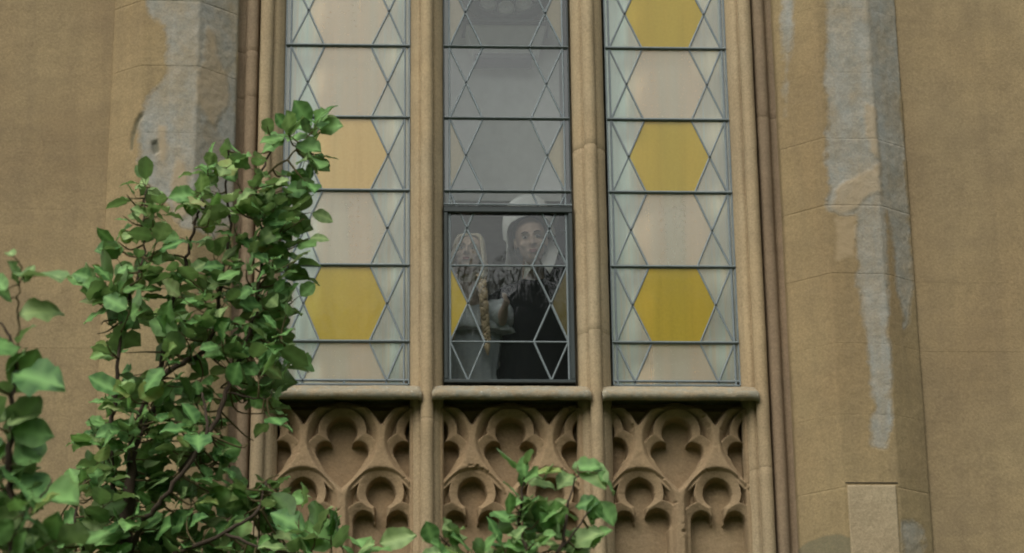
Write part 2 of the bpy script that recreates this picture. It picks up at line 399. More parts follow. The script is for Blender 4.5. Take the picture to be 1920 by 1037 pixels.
def pier(s, pts, grey, tan, dark):
    prof = dense(pts, .009)
    def sdm(x, z, L):
        r = np.full(len(x), -9.)
        for q in L: r = np.maximum(r, poly_sd(x, z, q))
        return r
    def masks(V):
        nz = fbm(V, 9, 5, 41)*.034+fbm(V, 50, 3, 47)*.010
        g = sdm(V[:, 0], V[:, 2], grey)+nz; t = sdm(V[:, 0], V[:, 2], tan)+nz*.8; d = sdm(V[:, 0], V[:, 2], dark)+nz*.4
        f = lambda q, wd: np.clip(.5+q/wd, 0, 1)
        return f(g, .05), f(t, .045), f(d, .03)
    def attr(V): return np.stack(masks(V), 1)
    def disp(V):
        g, t, d = masks(V)
        gg = np.clip((g-.5)*6+.5, 0, 1)*(1-np.clip((t-.5)*6+.5, 0, 1))
        low = V[:, 2] > -.9
        return -.0035*gg+.0020*gg*fbm(V, 45, 4, 9)-.014*np.clip((d-.45)*4, 0, 1)*low+.003*t*fbm(V, 30, 4, 5)
    e = bempty('pier')
    for a, b in zip(COURSE[:-1], COURSE[1:]):
        fine = b > -1.5 and a < 2.1
        prof_block('stone_block', prof if fine else dense(pts, .12), a, b, M['pier'], e, .009 if fine else .1, .0022, attr, disp if fine else None)
    return e
pr = pier(1, [(1.278, .05), (1.278, -.125), (1.284, -.136), (1.452, -.277), (1.460, -.281), (1.706, -.281), (1.714, -.277), (1.866, -.175), (1.868, -.155), (1.868, .0)], GREY_R, TAN_R, DARK_R)
pl = pier(-1, [(-1.862, 0), (-1.862, -.155), (-1.860, -.175), (-1.722, -.277), (-1.714, -.281), (-1.456, -.281), (-1.448, -.277), (-1.284, -.136), (-1.278, -.125), (-1.278, .05)], GREY_L, TAN_L, DARK_L)
# pale replacement stone let into the right pier
a = at(1587, 906, -.285); b = at(1681, 906, -.285)
V = []; nx, nz_ = 40, 60; z1 = a.z; z0 = z1-.40
xs = np.linspace(a.x, b.x, nx); zs = np.linspace(z0, z1-.004, nz_)
G = np.array([(x, -.2885, z) for z in zs for x in xs]); edge = np.minimum.reduce([G[:, 0]-xs[0], xs[-1]-G[:, 0], zs[-1]-G[:, 2]])
G[:, 1] -= .0035*fbm(G, 16, 4, 77)+.0012*fbm(G, 90, 2, 7); G[:, 1] += np.where(edge < .0015, .016, 0)
o = grid_mesh('replacement_stone', G, nx, nz_, M['newstone'], pr); tag(o, 'pale replacement stone let into the pier')
# thin open joint above it, its shade painted as a near-black strip
v, f = box_geo(a.x-.004, b.x+.006, -.2835, -.26, z1+.0005, z1+.005)
o = obj('open_joint', v, f, simple('open_joint_shade', (.03, .022, .016), .95), pr)

# ashlar walls either side
def wall(x0, x1, sgn):
    e = bempty('wall'); r = random.Random(11+sgn)
    for k, (a, b) in enumerate(zip(COURSE[:-1], COURSE[1:])):
        x = x0; cuts = [x0]
        while True:
            x += r.uniform(.62, 1.05) if k % 2 else r.uniform(.75, 1.2)
            if x > x1-.35: break
            cuts.append(x)
        cuts.append(x1)
        if sgn < 0: cuts = [x0+x1-c for c in reversed(cuts)]
        for c0, c1 in zip(cuts[:-1], cuts[1:]):
            near = b > -1.4 and a < 2.0 and min(abs(c0), abs(c1)) < 2.6
            st = .02 if near else .2
            xs = [c0+.0001, c0+.002]+list(np.arange(c0+st, c1-st*.6, st))+[c1-.002, c1-.0001]
            zs = [a+.0001, a+.002]+list(np.arange(a+st, b-st*.6, st))+[b-.002, b-.0001]
            G = np.array([(x, -.165, z) for z in zs for x in xs])
            if near: G[:, 1] -= .0040*fbm(G, 3, 4, 3)+.0012*fbm(G, 26, 3, 8)
            ed = (G[:, 0] < c0+.001) | (G[:, 0] > c1-.001) | (G[:, 2] < a+.001) | (G[:, 2] > b-.001)
            G[:, 1] += np.where(ed, r.choice((0, 0, 0, .0008)), 0)+r.uniform(-.0002, .0002)
            nn = len(xs); N = len(G)
            ring = list(range(nn))+[i*nn+nn-1 for i in range(1, len(zs))]+[(len(zs)-1)*nn+i for i in range(nn-2, -1, -1)]+[i*nn for i in range(len(zs)-2, 0, -1)]
            back = np.array([(G[i, 0], .0, G[i, 2]) for i in ring]); L = len(ring)
            fs = [(ring[i], N+i, N+(i+1) % L, ring[(i+1) % L]) for i in range(L)]
            grid_mesh('stone_block', G, nn, len(zs), M['wall'], e, None, False, (back, fs))
wall(1.845, 6.2, 1); wall(-6.2, -1.845, -1)
# stone head over the lights and wall behind / above / below the openings
def bbox(name, x0, x1, y0, y1, z0, z1, mat, b=0.0):
    v, f = box_geo(x0, x1, y0, y1, z0, z1, b); return bpart(obj(name, v, f, mat))
bbox('window_head', -1.27, 1.27, -.10, .30, TOP+.001, 3.95, M['jamb'], .006)
bbox('backing_wall', -6.2, -1.27, .052, .30, -5.4, 3.95, M['wall'])
bbox('backing_wall', 1.27, 6.2, .052, .30, -5.4, 3.95, M['wall'])
bbox('backing_wall', -1.265, 1.265, .125, .30, -5.4, -.26, M['wall'])

# sill roll, one length between each pair of shafts
def sill(x0, x1, seed):
    pr_ = [(.12, -.208), (.004, -.212), (-.03, -.218), (-.075, -.236), (-.110, -.260)]+[(-.120+.023*math.cos(R(q)), -.289+.023*math.sin(R(q))) for q in np.linspace(100, 320, 18)]+[(-.096, -.292), (-.088, -.272), (-.020, -.268), (.0, -.272), (.12, -.274)]
    P2 = np.array(pr_); xs = np.linspace(x0, x1, int((x1-x0)/.008)); n = len(P2)
    tan = np.gradient(P2, axis=0); nr = np.stack([tan[:, 1], -tan[:, 0]], 1); nr /= np.linalg.norm(nr, axis=1)[:, None]
    V = np.zeros((len(xs), n, 3)); V[:, :, 0] = xs[:, None]; V[:, :, 1] = P2[:, 0]; V[:, :, 2] = P2[:, 1]
    fl = V.reshape(-1, 3); d = .0045*fbm(fl, 12, 4, seed)+.003*fbm(fl, 48, 3, seed+1); d = d.reshape(len(xs), n)
    e = np.minimum(xs-x0, x1-xs); d -= (.010*np.clip(1-e/.02, 0, 1)**2)[:, None]
    V[:, :, 1] -= nr[:, 0]*d*0+0; V[:, :, 1] += -d*(P2[:, 0] < -.05); V[:, :, 2] += d*.6
    o = grid_mesh('sill', V.reshape(-1, 3), n, len(xs), M['sill'])
    o.data.flip_normals(); return bpart(o)
sill(-1.130, -.408, 21); sill(-.362, .361, 22); sill(.411, 1.128, 23)

# carved blind tracery under each light
CX, CZ = .00079, None
zt, zb = at(642, 700+150/3.076, -.04).z, at(642, 700+745/3.076, -.04).z
CZ = (zt-zb)/(745-150)
def tracery(xc, seed, broken=()):
    step = .0030; xs = np.arange(-.348, .3481, step); zs = np.arange(-1.62, zt+.030, step)
    X, Z = np.meshgrid(xs, zs); U = X/CX+500; V = 150+(zt-Z)/CZ
    P3 = np.stack([X.ravel()+xc, Z.ravel()*0, Z.ravel()], 1)
    wob = (fbm(P3, 11, 3, seed)*3.2).reshape(X.shape); U = U+wob; V = V+(fbm(P3, 13, 3, seed+5)*3).reshape(X.shape)
    hyp = np.hypot
    def archd(cx, cy, wd, e): return np.maximum(hyp(U-cx-e, V-cy)-(wd+e), hyp(U-cx+e, V-cy)-(wd+e))
    sP = np.full(X.shape, 1e6); dC = np.full(X.shape, 1e6)
    for c in (55, 500, 945):
        k = .0022; q = (np.abs(U-c)-(205-k*(V-375)**2))/np.sqrt(1+(2*k*(V-375))**2)
        s = np.where(V < 375, archd(c, 375, 205, 6), q); sP = np.minimum(sP, s)
        cc = hyp(U-c, V-325)-88
        for sg in (-1, 1):
            if (c, sg) in broken: continue
            cc = np.minimum(cc, hyp(U-c-sg*93, V-440)-60)
        for sg in (-1, 1):
            if (c, sg) in broken: cc = np.minimum(cc, hyp(U-c-sg*88, V-430)-76)
        nk = np.maximum(np.abs(U-c)-62, np.abs(V-410)-55)
        bd = np.maximum((np.abs(U-c)-(156-k*(V-385)**2))/np.sqrt(1+(2*k*(V-385))**2), 436-V)
        dC = np.minimum(dC, np.minimum(cc, np.minimum(nk, bd)))
    for c in (-167.5, 277.5, 722.5, 1167.5):
        s = np.where(V < 745, archd(c, 745, 201, 8), np.abs(U-c)-201); sP = np.minimum(sP, s)
        cc = archd(c, 678, 84, 7); cc = np.where(V > 678, hyp(U-c, V-678)-86, cc)
        for sg in (-1, 1):
            r_ = 78 if (c, sg) in broken else 64
            cc = np.minimum(cc, hyp(U-c-sg*96, V-843)-r_)
        nk = np.maximum(np.abs(U-c)-36, np.abs(V-810)-90); bd = np.maximum(np.abs(U-c)-160, 843-V)
        dC = np.minimum(dC, np.minimum(cc, np.minimum(nk, bd)))
    hP = -np.clip(-sP*.00130, 0, .054)
    d = dC
    hB = np.where(d < 48, -.017-.019*(1-np.clip(d, 0, 48)/48)**1.2, -.017-(d-48)*.0055); hB = np.maximum(hB, -.054)
    h = np.where(sP < 0, np.maximum(hP, hB), 0.)
    h = np.minimum(h, np.where(sP < 0, 0, 0))
    t = np.clip(-dC/7, 0, 1); inside = dC < 0
    h = np.where(inside, h*(1-t)+(-.100)*t, h)
    # soft rounding of the ribs
    h = np.where(sP > 0, -.0025*np.exp(-sP/4.), h-.0025*np.exp(sP/4.)*(~inside))
    sp = np.clip((sP-20)*.0030, 0, .055)*(V < 300)*np.clip((300-V)/30, 0, 1); h -= sp
    side = np.abs(U-wob-500)
    h = np.where(side > 386, -.004-.012*np.exp(-((side-388)/4.)**2), h)
    h = h-np.clip((196-V)/40, 0, 1)*.055
    nzs = (.0022*fbm(P3, 18, 4, seed+9)+.0010*fbm(P3, 80, 2, seed+11)).reshape(X.shape)
    chip = np.clip(fbm(P3, 26, 3, seed+30).reshape(X.shape)-.43, 0, 1)*np.exp(-(sP/14.)**2); h = h-.05*chip
    Y = -.040-h-nzs
    # bottom ends in a plain base moulding
    G = np.stack([X+xc, Y, Z], -1).reshape(-1, 3)
    e = grid_mesh('tracery_panel', G, len(xs), len(zs), M['tracery'])
    return bpart(e)
tracery(-.766, 31); tracery(-.002, 32); tracery(.757, 33, ((55, 1), (277.5, 1)))
for x0, x1 in ((-1.118, -.414), (-.354, .356), (.418, 1.112)):
    bbox('plinth', x0, x1, -.10, .124, -5.4, -1.625, M['hollow'], .008)

# ------------------------------------------------------------------ leaded lights
H = .375; WI, WV = .2733, .1126; WX = (WI+WV)/2
def clip_poly(poly, x0, x1, z0, z1):
    for ax, lim, sg in ((0, x0, 1), (0, x1, -1), (1, z0, 1), (1, z1, -1)):
        out = []
        for i in range(len(poly)):
            p, q = poly[i], poly[(i+1) % len(poly)]
            ip = sg*(p[ax]-lim) >= -1e-9; iq = sg*(q[ax]-lim) >= -1e-9
            if ip: out.append(p)
            if ip != iq:
                t = (lim-p[ax])/(q[ax]-p[ax]); out.append((p[0]+(q[0]-p[0])*t, p[1]+(q[1]-p[1])*t))
        poly = out
        if not poly: return []
    return poly
def area(p): return abs(sum(p[i][0]*p[(i+1) % len(p)][1]-p[(i+1) % len(p)][0]*p[i][1] for i in range(len(p))))/2
def clip_seg(a, b, x0, x1, z0, z1):
    t0, t1 = 0., 1.
    for ax, lo, hi in ((0, x0, x1), (1, z0, z1)):
        d = b[ax]-a[ax]
        if abs(d) < 1e-9:
            if a[ax] < lo-1e-6 or a[ax] > hi+1e-6: return None
            continue
        u, v = (lo-a[ax])/d, (hi-a[ax])/d
        if u > v: u, v = v, u
        t0, t1 = max(t0, u), min(t1, v)
    if t1-t0 < .03: return None
    L = lambda t: (a[0]+(b[0]-a[0])*t, a[1]+(b[1]-a[1])*t)
    return L(t0), L(t1)
def seg_geo(a, b, wd, y0, y1, ext=.0):
    dx, dz = b[0]-a[0], b[1]-a[1]; L = math.hypot(dx, dz); dx /= L; dz /= L; nx, nz = -dz*wd/2, dx*wd/2
    a = (a[0]-dx*ext, a[1]-dz*ext); b = (b[0]+dx*ext, b[1]+dz*ext)
    ym = y0+.0022
    pr4 = [(-1, y1), (-1, ym), (-.45, y0), (.45, y0), (1, ym), (1, y1)]
    v = [(p[0]+nx*k, y, p[1]+nz*k) for p in (a, b) for k, y in pr4]
    f = [(i, i+1, i+7, i+6) for i in range(5)]+[(5, 0, 6, 11), (5, 4, 3, 2, 1, 0), (6, 7, 8, 9, 10, 11)]
    return v, f
def leaded(name, xc, z0, z1, colour, bars, parent, lead_mat, wx=.2985, yy=0.0, edge=.006, rail=True):
    win = bempty(name, (xc, yy, 0)); rr = random.Random(name+str(xc)+str(z0))
    X0, X1 = -wx+edge, wx-edge
    cells = range(int(math.floor(z0/H+1e-6)), int(math.ceil(z1/H-1e-6)))
    net = MB()
    def J(p):
        h_ = random.Random('%d_%d_%.2f' % (round(p[0]*500), round(p[1]*500), xc)); k_ = 0 if abs(abs(p[0])-wx) < .01 else 1
        return (p[0]+h_.uniform(-.0028, .0028)*k_, p[1]+h_.uniform(-.0022, .0022))
    def solder(p):
        if not (X0 < p[0] < X1 and z0+.01 < p[1] < z1-.01): return
        n_ = 8; rs_ = .0062+.0016*rr.random(); v_ = [(p[0]+rs_*q*math.cos(2*PI*i/n_+.3), y, p[1]+rs_*q*math.sin(2*PI*i/n_+.3)) for q, y in ((1, -.0045), (.7, -.0078)) for i in range(n_)]
        net.add((v_, [(i, (i+1) % n_, (i+1) % n_+n_, i+n_) for i in range(n_)]+[tuple(range(n_, 2*n_))]))
    if not bars:
        for j in (0, 1): net.add(seg_geo((-WI, j*H), (WI, j*H), .0075, -.0060, .004))
    zi0 = z0+.020 if rail else z0+.004
    def pane(poly, key, mat):
        poly = clip_poly([J(p_) for p_ in poly], X0, X1, z0+.002, z1-.002)
        if len(poly) < 3 or area(poly) < 2e-4: return
        cx = sum(p[0] for p in poly)/len(poly); cz = sum(p[1] for p in poly)/len(poly)
        n = len(poly); v = [(p[0]-cx, 0, p[1]-cz) for p in poly]
        o = obj('pane', v, [tuple(range(n))], mat, win); o.location = (cx, 0, cz)
        tl_ = .22 if rail or z0 > .5 else .10; o.rotation_euler = (R(rr.gauss(0, tl_)), 0, R(rr.gauss(0, tl_)))
    for c in cells:
        a, b = c*H, (c+1)*H; mz = (a+b)/2
        if a < -.2:  # half cell at the foot
            pass
        pane([(-WV, a), (WV, a), (WX, mz), (WV, b), (-WV, b), (-WX, mz)], c, colour(c, 'hex', 0))
        for s in (-1, 1):
            pane([(s*WI, a), (s*WI, b), (s*WX, mz)], c, colour(c, 'side', s))
            pane([(s*WI, b), (s*WV, b), (s*WX, mz)], c, colour(c, 'tri', s))
            pane([(s*WI, a), (s*WV, a), (s*WX, mz)], c, colour(c, 'tri', s))
            pane([(s*WI, max(a, zi0)), (s*wx, max(a, zi0)), (s*wx, b), (s*WI, b)], c, colour(c, 'edge', s))
            for p, q in (((s*WI, a), (s*WV, b)), ((s*WI, b), (s*WV, a))):
                p, q = J(p), J(q); cr_ = J((s*WX, mz))
                for p, q in ((p, cr_), (cr_, q)):
                  g = clip_seg(p, q, X0, X1, zi0, z1)
                  if g: net.add(seg_geo(*g, .0088*rr.uniform(.85, 1.12), -.0058+rr.uniform(-.0004, .0004), .004, .001))
                solder(p); solder(cr_)
                if (p[1] < mz): solder(q)
    for s in (-1, 1):
        net.add(seg_geo((s*WI, z0), (s*WI, z1), .0092, -.0066, .004))
    for z, wd in bars: 
        if z0 < z < z1:
            net.add(seg_geo((-wx+edge*.5, z), (wx-edge*.5, z), .0085, -.0062, .004))
            v, f = seg_geo((-wx+edge*.3, z+.003), (wx-edge*.3, z+.003), wd, -.0155, -.0085)
            obj('saddle_bar', v, f, M['bar'] if rail else M['lead_pale'], win)
    if rail: net.add(seg_geo((-wx, z0+.020), (wx, z0+.020), .0095, -.0068, .004))
    if rail:
        for x in (-WX, 0, WX): net.add(seg_geo((x, z0), (x, z0+.020), .009, -.0054, .003))
    net.build('lead_came', lead_mat, win)
    # thin outer frame
    fr = MB()
    for s in (-1, 1): fr.add(box_geo(min(s*wx, s*(wx-edge)), max(s*wx, s*(wx-edge)), -.008, .006, z0, z1))
    fr.add(box_geo(-wx+edge, wx-edge, -.0085, .006, z0-.004, z0+.003))
    fr.build('frame', M['iron'] if not rail else M['bar'], win)
    return win
def pal_left(c, k, s):
    if k == 'hex': return M[{-1: 'g_peach', 0: 'g_yellow', 2: 'g_orange', 4: 'g_peach', 6: 'g_yellow'}.get(c, 'g_peach')]
    return M['g_green']
def pal_right(c, k, s):
    if k == 'hex': return M['g_yellow'] if c % 2 == 0 else M['g_peach']
    return M['g_green']
def pal_case(c, k, s):
    m_ = pal_mid(c, k, s); return M['g_case'] if m_ is M['g_clear'] else m_
def pal_mid(c, k, s):
    if k == 'side' and c % 2 == 0:
        if c == 0: return M['g_yellow'] if s < 0 else M['g_olive']
        return M['g_faint']
    return M['g_mid'] if c >= 4 or (c == 2 and k == 'hex') else M['g_case'] if c <= 1 else M['g_clear']
bars = [(j*H, .0092) for j in range(0, 7)]
ZB = -.204
wl = leaded('leaded_window', -.7615, ZB, TOP-.003, pal_left, bars, building, M['lead'])
wr = leaded('leaded_window', .7675, ZB, TOP-.003, pal_right, bars, building, M['lead'], .2945)
wm = leaded('leaded_window', -.003, .672, TOP-.003, pal_mid, [(j*H, .0060) for j in range(2, 7)], building, M['lead'], .3015, 0.0, .006, False)
tag(wl, 'left leaded light with peach and amber hexagons'); tag(wr, 'right leaded light with amber hexagons'); tag(wm, 'clear upper middle light over the casement')
# casement: dark iron frame with its own leaded glass
cw = leaded('casement_window', -.003, ZB+.018, .636, pal_case, [], building, M['lead_pale'], .283, -.012, .004, False)
tag(cw, 'dark iron framed casement with two people behind it')
fr = MB()
fr.add(box_geo(-.3025, .3025, -.022, .03, .636, .668, .003)); fr.add(box_geo(-.3025, .3025, -.0215, .03, ZB+.0005, ZB+.018, .003))
for s in (-1, 1):
    x = sorted((s*.3020, s*.283)); fr.add(box_geo(x[0], x[1], -.0195, .028, ZB+.018, .636, .003))
o = fr.build('casement_frame', M['iron'], cw)
o = obj('transom_strip', *box_geo(-.3020, .3020, -.030, -.023, .6690, .6755, .0015), M['lead'], cw)

# ------------------------------------------------------------------ room behind
def room():
    x0, x1, y0, y1, z0, z1 = -2.4, 2.4, .30, 3.2, -.95, 3.6
    bbox('room_floor', x0, x1, .301, y1, z0-.1, z0, M['room_dark'])
    bbox('ceiling', x0, x1, .301, y1, z1, z1+.1, M['room'])
    bbox('room_back_wall', x0, x1, y1+.001, y1+.1, z0-.1, z1+.1, M['room'])
    for a_, b_, c_, d_ in ((.301, .60, z0-.1, z1+.1), (2.3, y1, z0-.1, z1+.1), (.601, 2.299, z0-.1, -.1), (.601, 2.299, 2.5, z1+.1)):   # unseen opening added to let daylight in on the people
        bbox('room_side_wall', x0-.1, x0-.001, a_, b_, c_, d_, M['room'])
    bbox('room_side_wall', x1+.001, x1+.1, .301, y1, z0-.1, z1+.1, M['room'])
room()
def disc(cx, cy, cz, r0, prof, n=48):
    v = []; f = []
    for i, (r, y) in enumerate(prof):
        for k in range(n): q = 2*PI*k/n; v.append((cx+r*math.cos(q), cy+y, cz+r*math.sin(q)))
    for i in range(len(prof)-1):
        for k in range(n): f.append((i*n+k, i*n+(k+1) % n, (i+1)*n+(k+1) % n, (i+1)*n+k))
    return v, f
# plaque and moulded shelf on a chimney breast, seen through the top of the middle light
py = 1.0
pc = at(948, -42, py); pe = empty('wall_plaque', (pc.x, py, pc.z))
tag(pe, 'round carved grey plaque seen through the top of the middle window', 'plaque')
rr = (at(1040, 0, py)-at(862, 0, py)).x/2*1.02
v, f = disc(0, 0, 0, 0, [(rr, .06), (rr*1.0, -.01), (rr*.97, -.03), (rr*.90, -.035), (rr*.86, .0), (rr*.62, .0), (rr*.60, -.035), (rr*.55, -.035), (rr*.52, -.005), (.001, -.02)])
obj('disc', v, f, M['plaque'], pe, True)
bos = MB()
for k in range(12):
    q = 2*PI*k/12-PI/2; cx, cz = rr*.74*math.cos(q), rr*.74*math.sin(q)
    bos.add(disc(cx, -.012, cz, 0, [(.045, .01), (.043, -.02), (.03, -.028), (.028, -.014), (.012, -.014), (.001, -.03)], 14))
bos.build('boss', M['shelf'], pe, True)
sc = at(948, 52, py); se = empty('wall_shelf', (sc.x, py, sc.z)); tag(se, 'grey moulded stone shelf under the round plaque behind the middle window', 'shelf')
hw = (at(1030, 50, py)-at(868, 50, py)).x/2
obj('shelf_top', *box_geo(-hw, hw, -.10, .10, -.014, .006, .006), M['plaque'], se)
v = [(-hw*.92, -.07, -.02), (hw*.92, -.07, -.02), (hw*.75, .02, -.15), (-hw*.75, .02, -.15), (-hw*.92, .1, -.02), (hw*.92, .1, -.02), (hw*.75, .1, -.15), (-hw*.75, .1, -.15)]
obj('corbel', v, [(0, 3, 2, 1), (4, 5, 6, 7), (0, 1, 5, 4), (3, 7, 6, 2), (0, 4, 7, 3), (1, 2, 6, 5)], M['shelf'], se)
obj('lower_moulding', *box_geo(-hw*.72, hw*.6, -.02, .10, -.19, -.155, .008), M['iron'], se)
bbox('chimney_breast', sc.x-hw*1.25, sc.x+hw*1.25, py+.101, 3.2, 1.15, 3.6, M['shelf'])

# curtains behind the two side lights
def curtain(xc, label, seed):
    nx, nz2 = 150, 40; xs = np.linspace(xc-.285, xc+.285, nx); zs = np.linspace(-.198, 2.60, nz2)
    X, Z = np.meshgrid(xs, zs); P3 = np.stack([X.ravel(), X.ravel()*0, Z.ravel()*.12], 1)
    Y = .080+.018*np.sin(X*60+2.5*fbm(P3, 3, 2, seed).reshape(X.shape))*(.5+.5*fbm(P3, 4, 2, seed+4).reshape(X.shape))+.008*fbm(P3, 14, 3, seed+2).reshape(X.shape)
    t = NT('curtain_cloth_%d' % seed); g = t.n('ShaderNodeNewGeometry'); st = t.noise(t.vscale(g.outputs['Position'], (13, 3, .30)), 1, 4, .6, .4)
    c = t.mix(t.ramp(st, [(.42, 0.), (.58, 1.)]), (.66, .79, .74), (.92, .69, .47))
    df = t.n('ShaderNodeBsdfDiffuse'); tl = t.n('ShaderNodeBsdfTranslucent'); t.l(c, df.inputs[0]); t.l(c, tl.inputs[0])
    mx = t.n('ShaderNodeMixShader'); mx.inputs[0].default_value = .25; t.l(df.outputs[0], mx.inputs[1]); t.l(tl.outputs[0], mx.inputs[2]); t.l(mx.outputs[0], t.out.inputs[0])
    o = grid_mesh('curtain', np.stack([X, Y, Z], -1).reshape(-1, 3), nx, nz2, t.m)
    tag(o, label, 'curtain')
curtain(-.76, 'pale cream curtain hanging behind the left leaded window', 61)
curtain(.765, 'pale cream curtain hanging behind the right leaded window', 62)

# ------------------------------------------------------------------ people behind the casement
def ell(c, r, rot=None, n=14):
    v = []; f = []; nn = n*2
    for i in range(n+1):
        th = PI*i/n
        for k in range(nn):
            ph = 2*PI*k/nn; p = Vector((r[0]*math.sin(th)*math.cos(ph), r[1]*math.sin(th)*math.sin(ph), r[2]*math.cos(th)))
            if rot: p = rot @ p
            v.append(p+Vector(c))
    for i in range(n):
        for k in range(nn): f.append((i*nn+k, (i+1)*nn+k, (i+1)*nn+(k+1) % nn, i*nn+(k+1) % nn))
    return v, f
def capsule(a, b, ra, rb, k=7):
    a = Vector(a); b = Vector(b); pts = []; rad = []; d = (b-a).normalized()
    for q in (-1, -.87, -.5): pts.append(a+d*ra*q); rad.append(ra*math.sqrt(max(.02, 1-q*q)))
    for q in (0, .33, .66, 1): pts.append(a.lerp(b, q)); rad.append(ra+(rb-ra)*q)
    for q in (.5, .87, 1): pts.append(b+d*rb*q); rad.append(rb*math.sqrt(max(.02, 1-q*q)))
    return tube_geo(pts, rad, 12)
def fuse(name, parts, mat, parent, voxel=.005, iters=3, T=None):
    mb = MB()
    for p in parts: mb.add(p)
    me = mesh_data(name, mb.v, mb.f, mat); o = bpy.data.objects.new(name, me); C.objects.link(o)
    r = o.modifiers.new('r', 'REMESH'); r.mode = 'VOXEL'; r.voxel_size = voxel
    s = o.modifiers.new('s', 'SMOOTH'); s.iterations = iters; s.factor = .5
    dg = bpy.context.evaluated_depsgraph_get(); ne = bpy.data.meshes.new_from_object(o.evaluated_get(dg))
    o.modifiers.clear(); o.data = ne; ne.materials.clear(); ne.materials.append(mat)
    ne.polygons.foreach_set('use_smooth', [True]*len(ne.polygons)); o.parent = parent; return o
def hd(T, parts): return [([T @ Vector(p) for p in v], f) for v, f in parts]
def head_parts():
    P = [ell((0, .012, .028), (.074, .090, .084)), ell((0, -.018, -.028), (.061, .068, .082)), ell((0, -.060, -.088), (.027, .022, .019)),
         capsule((0, -.086, .012), (0, -.103, -.028), .0075, .0125), ell((-.010, -.094, -.031), (.009, .010, .007)), ell((.010, -.094, -.031), (.009, .010, .007)),
         capsule((-.040, -.072, .024), (-.010, -.082, .022), .009, .008), capsule((.040, -.072, .024), (.010, -.082, .022), .009, .008),
         ell((-.038, -.062, -.028), (.022, .018, .018)), ell((.038, -.062, -.028), (.022, .018, .018)), ell((0, -.080, -.064), (.026, .012, .014))]
    for s in (-1, 1): P.append(ell((s*.073, .012, -.008), (.009, .017, .030)))
    return P
SK = simple('skin', (.60, .47, .39), .55, .35, .08, 30); SK2 = simple('skin_pale', (.62, .46, .37), .55, .35, .08, 30)
LIP = simple('lips', (.33, .13, .11), .5); EW = simple('eye_white', (.6, .58, .54), .3, .5); IR = simple('iris', (.03, .025, .02), .2, .6); BRW = simple('eyebrow', (.20, .14, .10), .8)
def face_bits(T, par, brow=BRW):
    for s in (-1, 1):
        v, f = hd(T, [ell((s*.029, -.0735, .004), (.0135, .009, .0080), None, 8)])[0]; e = obj('eye', v, f, EW, par, True)
        v, f = hd(T, [ell((s*.029, -.0810, .0035), (.0068, .0030, .0068), None, 8)])[0]; obj('iris', v, f, IR, e, True)
        v, f = hd(T, [tube_geo([(s*.014, -.090, .0235), (s*.030, -.0865, .0285), (s*.046, -.076, .024)], [.003, .0035, .002], 6)])[0]; obj('eyebrow', v, f, brow, par, True)
        v, f = hd(T, [tube_geo([(s*.016, -.0815, .009), (s*.029, -.0850, .0140), (s*.043, -.0745, .008)], [.0008, .0013, .0008], 6)])[0]; obj('eyelid', v, f, brow, par, True)
    v, f = hd(T, [ell((0, -.0915, -.0600), (.021, .006, .0042), None, 8)])[0]; m2 = MB(); m2.add((v, f))
    m2.add(hd(T, [ell((0, -.0905, -.0685), (.018, .006, .0052), None, 8)])[0]); m2.build('lips', LIP, par, True)
def hand_parts(w, d, up, side, sc=1.0):
    "palm at the wrist w pointing along d, five fingers slightly curled"
    d = d.normalized(); side = (side-d*side.dot(d)).normalized(); n = d.cross(side)
    P = [capsule(w, w+d*.055*sc, .018*sc, .022*sc), capsule(w+side*.018*sc+d*.02*sc, w+side*.022*sc+d*.065*sc, .012*sc, .011*sc), capsule(w-side*.018*sc+d*.02*sc, w-side*.022*sc+d*.06*sc, .012*sc, .011*sc)]
    for k, L in enumerate((.062, .072, .068, .052)):
        o = w+d*.068*sc+side*(.024-.016*k)*sc
        j = o+(d*.9+n*.25)*L*.45*sc; t = j+(d*.6+n*.8)*L*.45*sc
        P += [capsule(o, j, .0078*sc, .0072*sc), capsule(j, t, .0072*sc, .006*sc)]
    o = w+side*.022*sc+d*.018*sc; j = o+(side*.8+d*.7)*.035*sc; t = j+(side*.2+d*.9+n*.3)*.028*sc
    return P+[capsule(o, j, .010*sc, .009*sc), capsule(j, t, .009*sc, .007*sc)]
def loft(rings, n=40, seed=0, fold=0.0, nf=13):
    "rings: (cx, cy, z, rx, ry, foldamount)"
    v = []; f = []
    for cx, cy, z, rx, ry, fo in rings:
        for k in range(n):
            q = 2*PI*k/n; m_ = 1+fo*math.sin(nf*q+seed+1.3*math.sin(3*q))*.5+fo*.4*math.sin(5*q+seed*2)
            v.append((cx+rx*m_*math.cos(q), cy+ry*m_*math.sin(q), z))
    for i in range(len(rings)-1):
        for k in range(n): f.append((i*n+k, i*n+(k+1) % n, (i+1)*n+(k+1) % n, (i+1)*n+k))
    f.append(tuple(range(n))[::-1]); f.append(tuple(range((len(rings)-1)*n, len(rings)*n)))
    return v, f
FLOOR = -.95
def person(headpos, rot, T0x, T0y, sh_z, shw, skin):
    pass
